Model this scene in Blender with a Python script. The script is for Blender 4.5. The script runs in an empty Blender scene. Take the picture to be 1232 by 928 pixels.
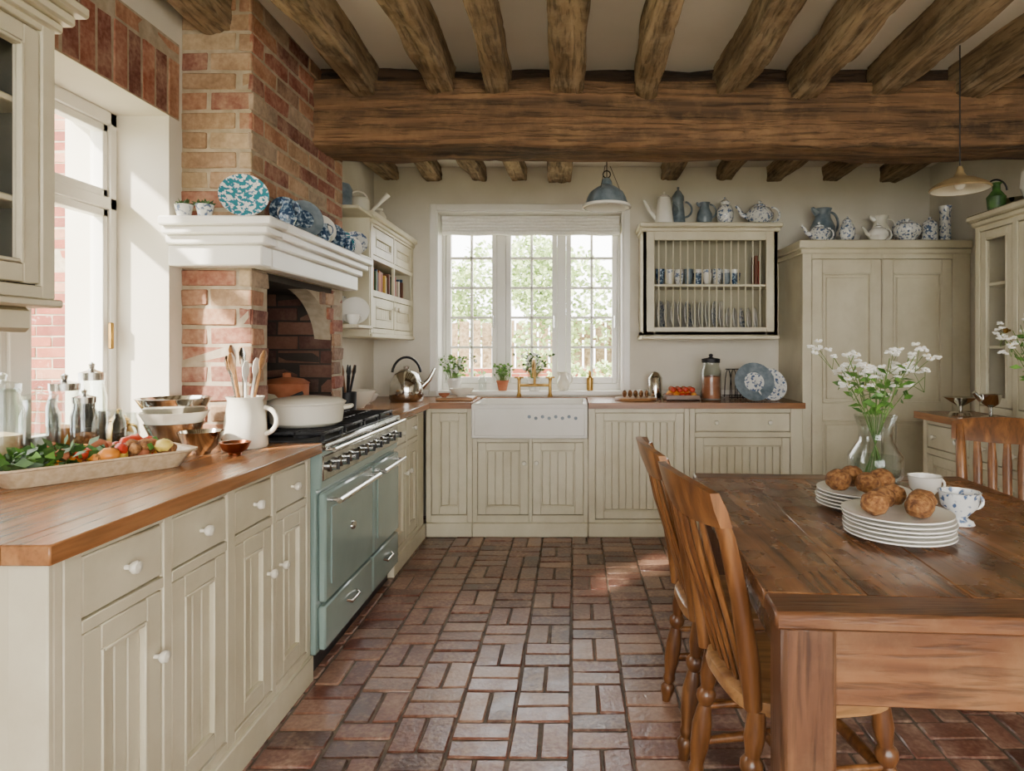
import bpy, bmesh, math, random
from mathutils import Vector, Matrix, noise
R=random.Random(7)
pi=math.pi
def hexc(h):
    h=h.lstrip('#'); o=[]
    for i in (0,2,4):
        v=int(h[i:i+2],16)/255
        o.append(v/12.92 if v<=.04045 else ((v+.055)/1.055)**2.4)
    return (o[0],o[1],o[2],1)
# ---------------- materials ----------------
def pbr(name,c,c2=None,rough=.5,metal=0,scale=8,stretch=(1,1,1),bump=0,rnd=0,lo=.35,hi=.65,coat=0,detail=6,dist=0,c3=None,rvar=0,trans=0,crack=0,worn=None,wornamt=.6,wscale=3.5):
    m=bpy.data.materials.new(name); m.use_nodes=True
    nt=m.node_tree; N=nt.nodes; L=nt.links; bs=N['Principled BSDF']
    bs.inputs['Roughness'].default_value=rough; bs.inputs['Metallic'].default_value=metal
    bs.inputs['Coat Weight'].default_value=coat
    if coat: bs.inputs['Coat Roughness'].default_value=.12
    if trans: bs.inputs['Transmission Weight'].default_value=trans
    c=hexc(c); c2=hexc(c2) if c2 else c
    tc=N.new('ShaderNodeTexCoord'); mp=N.new('ShaderNodeMapping'); mp.inputs['Scale'].default_value=stretch
    L.new(tc.outputs['Object'],mp.inputs['Vector'])
    at=N.new('ShaderNodeAttribute'); at.attribute_name='rnd'
    add=N.new('ShaderNodeVectorMath'); add.operation='MULTIPLY_ADD'
    L.new(at.outputs['Fac'],add.inputs[0]); add.inputs[1].default_value=(7,5,9); L.new(mp.outputs['Vector'],add.inputs[2])
    no=N.new('ShaderNodeTexNoise'); no.inputs['Scale'].default_value=scale; no.inputs['Detail'].default_value=detail
    no.inputs['Distortion'].default_value=dist
    vec=(add if rnd else mp).outputs['Vector']
    L.new(vec,no.inputs['Vector'])
    rp=N.new('ShaderNodeValToRGB'); rp.color_ramp.elements[0].position=lo; rp.color_ramp.elements[1].position=hi
    rp.color_ramp.elements[0].color=c; rp.color_ramp.elements[1].color=c2
    if c3:
        e=rp.color_ramp.elements.new((lo+hi)/2); e.color=hexc(c3)
    L.new(no.outputs['Fac'],rp.inputs['Fac'])
    out=rp.outputs['Color']
    if worn:
        n4=N.new('ShaderNodeTexNoise'); n4.inputs['Scale'].default_value=wscale; n4.inputs['Detail'].default_value=9; n4.inputs['Roughness'].default_value=.65; L.new(tc.outputs['Object'],n4.inputs['Vector'])
        mw=N.new('ShaderNodeMapRange'); mw.inputs['From Min'].default_value=.47; mw.inputs['From Max'].default_value=.68; mw.inputs['To Max'].default_value=wornamt; L.new(n4.outputs['Fac'],mw.inputs['Value'])
        mxw=N.new('ShaderNodeMix'); mxw.data_type='RGBA'; L.new(mw.outputs[0],mxw.inputs['Factor']); L.new(out,mxw.inputs['A']); mxw.inputs['B'].default_value=hexc(worn); out=mxw.outputs['Result']
    hgt=no.outputs['Fac']
    if crack:
        n3=N.new('ShaderNodeTexNoise'); n3.inputs['Scale'].default_value=scale*4; n3.inputs['Detail'].default_value=6; n3.inputs['Distortion'].default_value=.3
        L.new(vec,n3.inputs['Vector'])
        mc=N.new('ShaderNodeMapRange'); mc.inputs['From Min'].default_value=.34; mc.inputs['From Max'].default_value=.5; mc.inputs['To Min'].default_value=1-crack; L.new(n3.outputs['Fac'],mc.inputs['Value'])
        h2=N.new('ShaderNodeHueSaturation'); L.new(out,h2.inputs['Color']); L.new(mc.outputs[0],h2.inputs['Value']); out=h2.outputs['Color']
        ah=N.new('ShaderNodeMath'); ah.operation='ADD'; L.new(no.outputs['Fac'],ah.inputs[0]); L.new(mc.outputs[0],ah.inputs[1]); hgt=ah.outputs[0]
    if rnd:
        hs=N.new('ShaderNodeHueSaturation'); ma=N.new('ShaderNodeMath'); ma.operation='MULTIPLY_ADD'
        ma.inputs[1].default_value=rnd; ma.inputs[2].default_value=1-rnd/2
        L.new(at.outputs['Fac'],ma.inputs[0]); L.new(ma.outputs[0],hs.inputs['Value']); L.new(out,hs.inputs['Color']); out=hs.outputs['Color']
    L.new(out,bs.inputs['Base Color'])
    if rvar:
        mr=N.new('ShaderNodeMapRange'); mr.inputs['To Min'].default_value=rough-rvar; mr.inputs['To Max'].default_value=rough+rvar
        mr.inputs['From Min'].default_value=.3; mr.inputs['From Max'].default_value=.7
        n2=N.new('ShaderNodeTexNoise'); n2.inputs['Scale'].default_value=scale*.6; n2.inputs['Detail'].default_value=4
        L.new(tc.outputs['Object'],n2.inputs['Vector']); L.new(n2.outputs['Fac'],mr.inputs['Value']); L.new(mr.outputs[0],bs.inputs['Roughness'])
    if bump:
        bp=N.new('ShaderNodeBump'); bp.inputs['Strength'].default_value=bump; bp.inputs['Distance'].default_value=.01
        L.new(hgt,bp.inputs['Height']); L.new(bp.outputs['Normal'],bs.inputs['Normal'])
    return m
def wood(name,c,c2,axis,rough=.5,scale=16,bump=.3,rnd=.2,k=.07,coat=0,c3=None,rvar=0,lo=.3,hi=.7,crack=0,worn=None,wornamt=.6,wscale=3.5):
    st=[1,1,1]; st['xyz'.index(axis)]=k
    return pbr(name,c,c2,rough=rough,scale=scale,stretch=st,bump=bump,rnd=rnd,coat=coat,lo=lo,hi=hi,dist=.6,detail=8,c3=c3,rvar=rvar,crack=crack,worn=worn,wornamt=wornamt,wscale=wscale)
def brickmat(name,cols,rough=.85,bump=.5,dirt='#cdbfae',dlo=.58,dhi=.72,rvar=0,dmax=1.0,coat=0,vlo=.7,vhi=1.2):
    m=bpy.data.materials.new(name); m.use_nodes=True
    nt=m.node_tree; N=nt.nodes; L=nt.links; bs=N['Principled BSDF']; bs.inputs['Roughness'].default_value=rough
    bs.inputs['Coat Weight'].default_value=coat; bs.inputs['Coat Roughness'].default_value=.25
    at=N.new('ShaderNodeAttribute'); at.attribute_name='rnd'
    rp=N.new('ShaderNodeValToRGB'); rp.color_ramp.interpolation='CONSTANT'
    els=rp.color_ramp.elements
    els[0].color=hexc(cols[0]); els[0].position=0; els[1].color=hexc(cols[1]); els[1].position=1/len(cols)
    for i,cc in enumerate(cols[2:],2):
        e=els.new(i/len(cols)); e.color=hexc(cc)
    L.new(at.outputs['Fac'],rp.inputs['Fac'])
    tc=N.new('ShaderNodeTexCoord')
    n1=N.new('ShaderNodeTexNoise'); n1.inputs['Scale'].default_value=9; n1.inputs['Detail'].default_value=8
    n2=N.new('ShaderNodeTexNoise'); n2.inputs['Scale'].default_value=60; n2.inputs['Detail'].default_value=6
    L.new(tc.outputs['Object'],n1.inputs['Vector']); L.new(tc.outputs['Object'],n2.inputs['Vector'])
    mr=N.new('ShaderNodeMapRange'); mr.inputs['From Min'].default_value=dlo; mr.inputs['From Max'].default_value=dhi; mr.inputs['To Max'].default_value=dmax
    ad=N.new('ShaderNodeMath'); ad.operation='ADD'; sc=N.new('ShaderNodeMath'); sc.operation='MULTIPLY'; sc.inputs[1].default_value=.4
    L.new(n2.outputs['Fac'],sc.inputs[0]); s2=N.new('ShaderNodeMath'); s2.operation='MULTIPLY'; s2.inputs[1].default_value=.6
    L.new(n1.outputs['Fac'],s2.inputs[0]); L.new(sc.outputs[0],ad.inputs[0]); L.new(s2.outputs[0],ad.inputs[1]); L.new(ad.outputs[0],mr.inputs['Value'])
    mx=N.new('ShaderNodeMix'); mx.data_type='RGBA'; L.new(mr.outputs[0],mx.inputs['Factor']); L.new(rp.outputs['Color'],mx.inputs['A']); mx.inputs['B'].default_value=hexc(dirt)
    hs=N.new('ShaderNodeHueSaturation'); L.new(mx.outputs['Result'],hs.inputs['Color'])
    m3=N.new('ShaderNodeMapRange'); m3.inputs['From Min'].default_value=.3; m3.inputs['From Max'].default_value=.7; m3.inputs['To Min'].default_value=vlo; m3.inputs['To Max'].default_value=vhi
    L.new(ad.outputs[0],m3.inputs['Value']); L.new(m3.outputs[0],hs.inputs['Value'])
    L.new(hs.outputs['Color'],bs.inputs['Base Color'])
    if rvar:
        m4=N.new('ShaderNodeMapRange'); m4.inputs['From Min'].default_value=.35; m4.inputs['From Max'].default_value=.65
        m4.inputs['To Min'].default_value=rough-rvar; m4.inputs['To Max'].default_value=rough+rvar
        L.new(n1.outputs['Fac'],m4.inputs['Value']); L.new(m4.outputs[0],bs.inputs['Roughness'])
    bp=N.new('ShaderNodeBump'); bp.inputs['Strength'].default_value=bump; bp.inputs['Distance'].default_value=.008
    L.new(ad.outputs[0],bp.inputs['Height']); L.new(bp.outputs['Normal'],bs.inputs['Normal'])
    if coat: L.new(bp.outputs['Normal'],bs.inputs['Coat Normal'])
    return m
def glassmat(name,tint=(1,1,1,1),base=.06,pw=.9):
    m=bpy.data.materials.new(name); m.use_nodes=True
    nt=m.node_tree; N=nt.nodes; L=nt.links; N.remove(N['Principled BSDF']); out=N['Material Output']
    t=N.new('ShaderNodeBsdfTransparent'); t.inputs['Color'].default_value=tint
    g=N.new('ShaderNodeBsdfGlossy'); g.inputs['Roughness'].default_value=.03
    lw=N.new('ShaderNodeLayerWeight'); lw.inputs['Blend'].default_value=.35
    mr=N.new('ShaderNodeMapRange'); mr.inputs['To Min'].default_value=base; mr.inputs['To Max'].default_value=pw
    L.new(lw.outputs['Facing'],mr.inputs['Value'])
    p=N.new('ShaderNodeMath'); p.operation='POWER'; p.inputs[1].default_value=1.6
    L.new(mr.outputs[0],p.inputs[0])
    mx=N.new('ShaderNodeMixShader'); L.new(p.outputs[0],mx.inputs['Fac']); L.new(t.outputs[0],mx.inputs[1]); L.new(g.outputs[0],mx.inputs[2])
    L.new(mx.outputs[0],out.inputs['Surface']); return m
CREAM=pbr('cream_paint','#c5bc9f','#d6ceb4',rough=.4,scale=3,stretch=(1,1,.4),bump=.05,detail=8,c3='#cec6ab',worn='#ada181',wornamt=.35)
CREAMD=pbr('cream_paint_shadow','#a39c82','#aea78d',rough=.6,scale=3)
WHITE=pbr('white_gloss_paint','#e2dfd5','#ebe8e0',rough=.35,scale=3)
PLASTER=pbr('lime_plaster','#cbc4b3','#d9d3c4',rough=.9,scale=2.2,bump=.3,detail=9)
CEILM=pbr('ceiling_plaster','#d4cebf','#ded8cb',rough=.92,scale=1.8,bump=.3,detail=8)
WTOP_Y=wood('oiled_wood_y','#7a4e2e','#ab784c','y',rough=.26,scale=22,bump=.05,rnd=.08,c3='#93623b',crack=.2)
WTOP_X=wood('oiled_wood_x','#74482b','#9f6d44','x',rough=.26,scale=22,bump=.05,rnd=.08,c3='#885a36',crack=.2)
JOIST=wood('aged_oak_y','#584630','#a88f6e','y',rough=.9,scale=17,bump=.9,rnd=.25,c3='#846d50',crack=.5,k=.09,worn='#b39f80',wornamt=.6,wscale=7)
OAKX=wood('aged_oak_x','#3a2a1a','#825f3f','x',rough=.85,scale=16,bump=.9,rnd=.1,c3='#60462e',crack=.5,k=.05,worn='#94734f',wornamt=.5,wscale=6)
OAKD=wood('dark_oak_x','#1f150d','#493322','x',rough=.85,scale=15,bump=1,rnd=.2,crack=.6)
TABLE=wood('table_pine_y','#4b2e1a','#946541','y',rough=.27,scale=14,bump=.12,rnd=.3,c3='#71492b',rvar=.09,crack=.5,worn='#a17a54',wornamt=.5,wscale=5)
TABLEZ=wood('table_pine_z','#442917','#805738','z',rough=.38,scale=16,bump=.2,rnd=.15,c3='#634029',crack=.5,worn='#8d6a4b',wornamt=.4,wscale=6)
TABLEX=wood('table_pine_x','#482c19','#875c3a','x',rough=.33,scale=15,bump=.15,rnd=.15,c3='#6a442a',crack=.5,worn='#92704e',wornamt=.4,wscale=6)
CHAIRM=wood('chair_elm','#55341f','#986739','z',rough=.28,scale=20,bump=.06,rnd=.2,c3='#744a28',crack=.3)
CHAIRS=wood('chair_seat_elm','#7a4f2d','#bb8d5b','x',rough=.3,scale=16,bump=.06,rnd=.15,crack=.3)
ENAM=pbr('sage_blue_enamel','#7b908a','#889c95',rough=.2,scale=3,coat=.5)
STEEL=pbr('brushed_steel','#c4c4c0','#9c9c98',rough=.22,metal=1,scale=12)
CHROME=pbr('polished_silver','#d8d6d0','#c4c1bb',rough=.12,metal=1,scale=8)
IRON=pbr('cast_iron','#16171a','#232427',rough=.5,metal=.3,scale=30,bump=.1)
BLACK=pbr('black_plinth','#17181a','#1e1f21',rough=.5)
BRASS=pbr('aged_brass','#b8934f','#8c6a35',rough=.35,metal=.9,scale=18)
BRASSD=pbr('brass_lamp','#a8946c','#877150',rough=.45,metal=.4,scale=8)
COPPER=pbr('copper','#b5714d','#8b4f33',rough=.3,metal=1,scale=12)
CERAM=pbr('white_ceramic','#e4e1d7','#edeae2',rough=.15,scale=4)
CREAMC=pbr('cream_ceramic','#dbd5c1','#e4dfd0',rough=.2,scale=4)
BLUEW=pbr('blue_white_china','#dddeda','#566a8c',rough=.15,scale=55,lo=.52,hi=.6,rnd=.05,detail=3)
TEALP=pbr('teal_pattern_china','#2f7c8a','#dfe4e0',rough=.15,scale=70,lo=.46,hi=.54,rnd=.05,detail=2,c3='#4c7aa4')
BLUED=pbr('dark_blue_china','#2a3f5c','#a9b8c4',rough=.15,scale=60,lo=.46,hi=.62,rnd=.1,detail=3,c3='#587189')
GREYB=pbr('grey_blue_enamel','#56656f','#7c8890',rough=.3,scale=20)
GLASSW=glassmat('window_glass',base=.0,pw=.35)
GLASS=glassmat('clear_glass',tint=(.93,.96,.95,1),base=.1,pw=.95)
WATER=glassmat('water',tint=(.85,.92,.88,1),base=.05,pw=.6)
LEAF=pbr('leaf_green','#2f5a1e','#6a9a3a',rough=.5,scale=20,rnd=.5)
LEAFD=pbr('dark_leaf','#1e3a17','#3f6428',rough=.5,scale=20,rnd=.5)
GARD=pbr('garden_foliage','#7f9a55','#c5d69a',rough=.7,scale=4,rnd=.6)
GARD2=pbr('garden_foliage_dark','#476632','#86a65e',rough=.7,scale=4,rnd=.7)
PETAL=pbr('white_petal','#f2f0e6','#fbfaf4',rough=.6,scale=20)
STEM=pbr('stem_green','#4c6b2c','#6b8a42',rough=.6)
BREAD=pbr('bread_crust','#5f3a1e','#a37444',rough=.85,scale=70,bump=.9,rnd=.25,c3='#85582e')
RED=pbr('tomato_red','#a8281a','#c4452a',rough=.25,scale=10,rnd=.3)
ORANGE=pbr('orange_peel','#d07a1e','#e09a3a',rough=.4,scale=10,rnd=.2)
YELL=pbr('yellow_skin','#d3b13d','#e5cb62',rough=.4,scale=10,rnd=.2)
TERRA=pbr('terracotta','#9a5636','#b5714d',rough=.8,scale=10,bump=.2)
TRAY=pbr('speckled_stoneware','#b39a78','#c9b494',rough=.4,scale=60)
LINEN=pbr('white_linen','#e4e1d8','#edebe3',rough=.9,scale=60,bump=.1)
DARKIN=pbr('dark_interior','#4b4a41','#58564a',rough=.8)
SOOT=pbr('sooty_plaster','#2a241e','#3a322b',rough=.95,scale=5)
MORTAR=pbr('lime_mortar','#94866f','#aa9b85',rough=.95,scale=25,bump=.5)
MORTF=pbr('floor_mortar','#4c4136','#6d5f50',rough=.75,scale=18,bump=.6)
BRICK=brickmat('old_red_brick',['#8a4a37','#98573f','#7a3f31','#a06d4e','#92553f','#a58163','#6d382c','#8c4e3c','#9b8570','#80604c'],dlo=.4,dhi=.75,dirt='#a8937c',dmax=.65,vlo=.55,vhi=1.3)
BRICKB=brickmat('buff_brick',['#9c7d5f','#8f5742','#9d6e50','#a98f70','#80493a','#9a7a5b','#91634a','#a58c6c'],dlo=.4,dhi=.75,dirt='#ab987e',dmax=.6,vlo=.6,vhi=1.25)
BRICKS=brickmat('sooty_brick',['#5c382d','#684334','#4d2d23','#6f543f','#5e3d2f','#402720'],dlo=.45,dhi=.8,dirt='#645649',dmax=.5)
BRICKF=brickmat('brick_pavers',['#6d4032','#7d4e3d','#61382c','#8a5d49','#734536','#966f5a','#563329','#7b4f3f','#84614f'],rough=.4,bump=.55,dirt='#9f8873',dlo=.46,dhi=.75,rvar=.12,dmax=.75,coat=.35,vlo=.55,vhi=1.35)
BRICKO=brickmat('exterior_brick',['#84402c','#92503a','#75382a','#a06f55'],dlo=.6,dhi=.75,dmax=.5)
GRAV=pbr('garden_ground','#6d7a44','#9f9a7c',rough=.9,scale=3)
BOOKS=[pbr('book_%d'%i,c,c,rough=.6) for i,c in enumerate(['#8d2f25','#c9a23d','#2e4a66','#d8d0bd','#3f5a3a','#6b3d2a','#b86a2c'])]
# ---------------- builder ----------------
class B:
    def __init__(s,name):
        s.name=name; s.v=[]; s.f=[]; s.mi=[]; s.sm=[]; s.rn=[]; s.mats=[]; s.M=Matrix.Identity(4)
    def at(s,x=0,y=0,z=0,rz=0,rx=0,ry=0):
        s.M=Matrix.Translation((x,y,z))@Matrix.Rotation(rz,4,'Z')@Matrix.Rotation(ry,4,'Y')@Matrix.Rotation(rx,4,'X'); return s
    def frame(s,O,U,V):
        U=Vector(U);V=Vector(V);N=U.cross(V)
        s.M=Matrix(((U.x,V.x,N.x,O[0]),(U.y,V.y,N.y,O[1]),(U.z,V.z,N.z,O[2]),(0,0,0,1))); return s
    def add(s,vs,fs,m,smooth=False,rn=None):
        if m not in s.mats: s.mats.append(m)
        i=s.mats.index(m); n=len(s.v); M=s.M
        s.v.extend((M@Vector(v)) for v in vs)
        if rn is None: rn=R.random()
        for f in fs:
            s.f.append([a+n for a in f]); s.mi.append(i); s.sm.append(smooth); s.rn.append(rn)
    def box(s,x0,x1,y0,y1,z0,z1,m,b=.003,rn=None,jit=0,sm=False):
        if x0>x1:x0,x1=x1,x0
        if y0>y1:y0,y1=y1,y0
        if z0>z1:z0,z1=z1,z0
        c=((x0+x1)/2,(y0+y1)/2,(z0+z1)/2); h=((x1-x0)/2,(y1-y0)/2,(z1-z0)/2)
        b=min(b,min(h)*.45)
        if b<=0:
            vs=[(c[0]+i*h[0],c[1]+j*h[1],c[2]+k*h[2]) for i in(-1,1) for j in(-1,1) for k in(-1,1)]
            s.add(vs,[(0,1,3,2),(4,6,7,5),(0,4,5,1),(2,3,7,6),(0,2,6,4),(1,5,7,3)],m,rn=rn); return
        vs=[];idx={}
        for i in(-1,1):
            for j in(-1,1):
                for k in(-1,1):
                    sg=(i,j,k); J=[R.uniform(-jit,jit) for _ in range(3)] if jit else (0,0,0)
                    for a in range(3):
                        p=[c[q]+sg[q]*(h[q]-(0 if q==a else b))+J[q] for q in range(3)]
                        idx[(i,j,k,a)]=len(vs); vs.append(p)
        fs=[]
        for a in range(3):
            o=[q for q in range(3) if q!=a]
            for sgn in(-1,1):
                l=[]
                for (p,q) in((-1,-1),(1,-1),(1,1),(-1,1)):
                    t=[0,0,0]; t[a]=sgn; t[o[0]]=p; t[o[1]]=q; l.append(idx[(*t,a)])
                fs.append(l)
            for p in(-1,1):
                for q in(-1,1):
                    t0=[0,0,0];t1=[0,0,0]; t0[a]=-1;t1[a]=1
                    t0[o[0]]=t1[o[0]]=p; t0[o[1]]=t1[o[1]]=q
                    fs.append([idx[(*t0,o[0])],idx[(*t1,o[0])],idx[(*t1,o[1])],idx[(*t0,o[1])]])
        for i in(-1,1):
            for j in(-1,1):
                for k in(-1,1): fs.append([idx[(i,j,k,0)],idx[(i,j,k,1)],idx[(i,j,k,2)]])
        s.add(vs,fs,m,sm,rn=rn)
    def tube(s,pts,rad,m,seg=10,cap=True,flat=1.0,rn=None):
        pts=[Vector(p) for p in pts]; n=len(pts)
        if not hasattr(rad,'__len__'): rad=[rad]*n
        vs=[];up=None
        for i,p in enumerate(pts):
            t=(pts[min(i+1,n-1)]-pts[max(i-1,0)]).normalized()
            if up is None:
                up=Vector((0,0,1)) if abs(t.z)<.9 else Vector((1,0,0))
            a=t.cross(up)
            if a.length<1e-5: a=t.cross(Vector((0,1,0)))
            a.normalize(); bb=a.cross(t).normalized(); up=bb
            for k in range(seg):
                an=2*pi*k/seg; vs.append(p+a*math.cos(an)*rad[i]+bb*math.sin(an)*rad[i]*flat)
        fs=[(i*seg+k,i*seg+(k+1)%seg,(i+1)*seg+(k+1)%seg,(i+1)*seg+k) for i in range(n-1) for k in range(seg)]
        if cap: fs.append(list(range(seg))[::-1]); fs.append([(n-1)*seg+k for k in range(seg)])
        s.add(vs,fs,m,True,rn=rn)
    def lathe(s,prof,m,c=(0,0,0),seg=28,wob=0,nw=0,sx=1,sy=1,rn=None):
        vs=[]
        for (r,z) in prof:
            r=max(r,1e-4)
            for k in range(seg):
                a=2*pi*k/seg; rr=r*(1+wob*math.cos(nw*a)) if wob else r
                vs.append((c[0]+rr*math.cos(a)*sx,c[1]+rr*math.sin(a)*sy,c[2]+z))
        n=len(prof)
        fs=[(i*seg+k,i*seg+(k+1)%seg,(i+1)*seg+(k+1)%seg,(i+1)*seg+k) for i in range(n-1) for k in range(seg)]
        s.add(vs,fs,m,True,rn=rn)
    def ball(s,c,r,m,sx=1,sy=1,sz=1,seg=14,rings=8,rn=None,amp=0):
        vs=[]
        for i in range(rings+1):
            th=-pi/2+pi*i/rings
            for k in range(seg):
                a=2*pi*k/seg; d=Vector((math.cos(th)*math.cos(a)*sx,math.cos(th)*math.sin(a)*sy,math.sin(th)*sz))
                if amp: d*=1+amp*noise.noise(d*2.2+Vector(c)*9)
                if i in(0,rings): d.x+=1e-4*math.cos(a); d.y+=1e-4*math.sin(a)
                vs.append(Vector(c)+d*r)
        fs=[(i*seg+k,i*seg+(k+1)%seg,(i+1)*seg+(k+1)%seg,(i+1)*seg+k) for i in range(rings) for k in range(seg)]
        s.add(vs,fs,m,True,rn=rn)
    def poly(s,pts,d,m,rn=None):
        n=len(pts); d=Vector(d); vs=[Vector(p) for p in pts]+[Vector(p)+d for p in pts]
        fs=[list(range(n))[::-1],[n+i for i in range(n)]]+[(i,(i+1)%n,n+(i+1)%n,n+i) for i in range(n)]
        s.add(vs,fs,m,rn=rn)
    def leaf(s,p,d,ln,w,m):
        p=Vector(p); d=Vector(d).normalized(); a=d.cross(Vector((R.uniform(-1,1),R.uniform(-1,1),R.uniform(-.3,1))))
        if a.length<1e-3: a=Vector((1,0,0))
        a.normalize(); q=p+d*ln*.5; dr=Vector((0,0,-ln*.12))
        s.add([p,q+a*w,p+d*ln+dr,q-a*w],[(0,1,2,3)],m)
    def beam(s,p0,p1,w,h,m,amp=.012,wander=.015):
        p0=Vector(p0);p1=Vector(p1);L=(p1-p0).length;n=max(4,int(L/.035)); t=(p1-p0).normalized()
        a=t.cross(Vector((0,0,1))).normalized(); up=Vector((0,0,1))
        cs=[]; rc=min(w,h)*.08
        for (cx,cy,a0) in((w/2-rc,h/2-rc,0),(-w/2+rc,h/2-rc,90),(-w/2+rc,-h/2+rc,180),(w/2-rc,-h/2+rc,270)):
            for q in(0,45,90): cs.append((cx+rc*math.cos(math.radians(a0+q)),cy+rc*math.sin(math.radians(a0+q))))
        cc=[]
        for i in range(len(cs)):
            x0,y0=cs[i];x1,y1=cs[(i+1)%len(cs)]; cc.append((x0,y0))
            if math.hypot(x1-x0,y1-y0)>min(w,h)*.4:
                for q in(.1,.2,.3,.4,.5,.6,.7,.8,.9): cc.append((x0+(x1-x0)*q,y0+(y1-y0)*q))
        sd=R.uniform(0,50); vs=[];K=len(cc)
        for i in range(n+1):
            p=p0+(p1-p0)*(i/n)
            wx=noise.noise(Vector((i*L/n*.8,sd,0)))*wander; wz=noise.noise(Vector((i*L/n*.8,sd,9)))*wander*.6
            for (x,y) in cc:
                q=Vector((x*14+sd,y*14,i*L/n*3)); q2=Vector((x*70+sd,y*70,i*L/n*5))
                gr=noise.noise(q2); gr=-max(0,abs(gr)*-1+.12)*5
                dd=1+(noise.noise(q)*amp+gr*amp*.6)/(min(w,h)*.5)
                vs.append(p+a*(x*dd+wx)+up*(y*dd+wz))
        fs=[(i*K+k,i*K+(k+1)%K,(i+1)*K+(k+1)%K,(i+1)*K+k) for i in range(n) for k in range(K)]
        fs.append(list(range(K))); fs.append([n*K+k for k in range(K)])
        s.add(vs,fs,m,True)
    def done(s,parent=None,sharp=40):
        xs=[v.x for v in s.v];ys=[v.y for v in s.v];zs=[v.z for v in s.v]
        c=Vector(((min(xs)+max(xs))/2,(min(ys)+max(ys))/2,min(zs)))
        me=bpy.data.meshes.new(s.name); me.from_pydata([v-c for v in s.v],[],s.f)
        for m in s.mats: me.materials.append(m)
        me.polygons.foreach_set('material_index',s.mi); me.polygons.foreach_set('use_smooth',s.sm)
        at=me.attributes.new('rnd','FLOAT','FACE'); at.data.foreach_set('value',s.rn)
        bm=bmesh.new(); bm.from_mesh(me); bmesh.ops.recalc_face_normals(bm,faces=bm.faces); bm.to_mesh(me); bm.free()
        try: me.set_sharp_from_angle(angle=math.radians(sharp))
        except Exception: pass
        o=bpy.data.objects.new(s.name,me); o.location=c; bpy.context.scene.collection.objects.link(o)
        return o
X,Y,Z=(1,0,0),(0,1,0),(0,0,1)
def arc(c,r,a0,a1,n=10,pl='xz',ry=None):
    o=[];ry=ry or r
    for i in range(n+1):
        a=math.radians(a0+(a1-a0)*i/n); u=math.cos(a)*r; v=math.sin(a)*ry
        o.append((c[0]+u,c[1],c[2]+v) if pl=='xz' else ((c[0],c[1]+u,c[2]+v) if pl=='yz' else (c[0]+u,c[1]+v,c[2])))
    return o
def bricks(b,w,h,m,u0=0,v0=0,bw=.215,bh=.065,g=.012,t=.02,soldier=False,off=0):
    if soldier:
        n=max(1,round(w/(bh+g))); st=w/n
        for i in range(n): b.box(u0+i*st+g/2,u0+(i+1)*st-g/2,v0,v0+h,-t,R.uniform(.004,.009),m,b=.004,jit=.002)
        return
    n=max(1,round(h/(bh+g))); sh=h/n
    for r in range(n):
        x=-((bw+g)/2 if (r+off)%2 else 0)
        while x<w:
            a=max(x,0); c=min(x+bw,w)
            if c-a>.03: b.box(u0+a,u0+c,v0+r*sh+g/2,v0+(r+1)*sh-g/2,-t,R.uniform(.001,.008),m,b=.006,jit=.003)
            x+=bw+g
# ---- cabinet facades (local frame u,v,n) ----
def knob(b,u,v,n=0,m=None,r=.016):
    b.lathe([(0,0),(.006,0),(.006,.012),(r*.8,.016),(r,.024),(r*.85,.032),(0,.036)],m or CREAMC,c=(u,v,n),seg=14)
def door(b,u0,u1,v0,v1,m=None,fw=.055,n=-.003,kn=None,tg=True,glass=False,km=None):
    m=m or CREAM; g=.004; u0+=g;u1-=g;v0+=g;v1-=g; t=.02
    b.box(u0,u0+fw,v0,v1,n-t,n,m); b.box(u1-fw,u1,v0,v1,n-t,n,m)
    b.box(u0+fw,u1-fw,v0,v0+fw,n-t,n,m); b.box(u0+fw,u1-fw,v1-fw,v1,n-t,n,m)
    q=.009
    a,c,d,e=u0+fw,u1-fw,v0+fw,v1-fw
    b.box(a,a+q,d,e,n-t,n+.003,m);b.box(c-q,c,d,e,n-t,n+.003,m);b.box(a+q,c-q,d,d+q,n-t,n+.003,m);b.box(a+q,c-q,e-q,e,n-t,n+.003,m)
    a+=q;c-=q;d+=q;e-=q
    if glass: b.box(a,c,d,e,n-.012,n-.009,GLASSW,b=0)
    elif tg:
        k=max(2,round((c-a)/.05)); st=(c-a)/k
        for i in range(k): b.box(a+i*st+.0015,a+(i+1)*st-.0015,d,e,n-t-.004,n-.011,m,b=.005)
    else:
        b.box(a,c,d,e,n-t,n-.014,m,b=0); b.box(a+.02,c-.02,d+.02,e-.02,n-t,n-.006,m,b=.008)
    if kn: knob(b,kn[0],kn[1],n,km)
def drawer(b,u0,u1,v0,v1,m=None,n=-.003,kn=1):
    m=m or CREAM; g=.004
    b.box(u0+g,u1-g,v0+g,v1-g,n-.02,n,m,b=.004)
    if kn==1: knob(b,(u0+u1)/2,(v0+v1)/2,n)
    elif kn==2:
        knob(b,u0+(u1-u0)*.22,(v0+v1)/2,n);knob(b,u0+(u1-u0)*.78,(v0+v1)/2,n)
def facade(b,U0,U1,V0,V1,cols,m=None,t=.026):
    m=m or CREAM; prev=U0
    for (a,c,zs) in cols:
        b.box(prev,a,V0,V1,-t,0,m); prev=c
        pv=V0
        for z in sorted(zs):
            b.box(a,c,pv,z[0],-t,0,m,b=.002); pv=z[1]
        b.box(a,c,pv,V1,-t,0,m,b=.002)
    b.box(prev,U1,V0,V1,-t,0,m)
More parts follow.
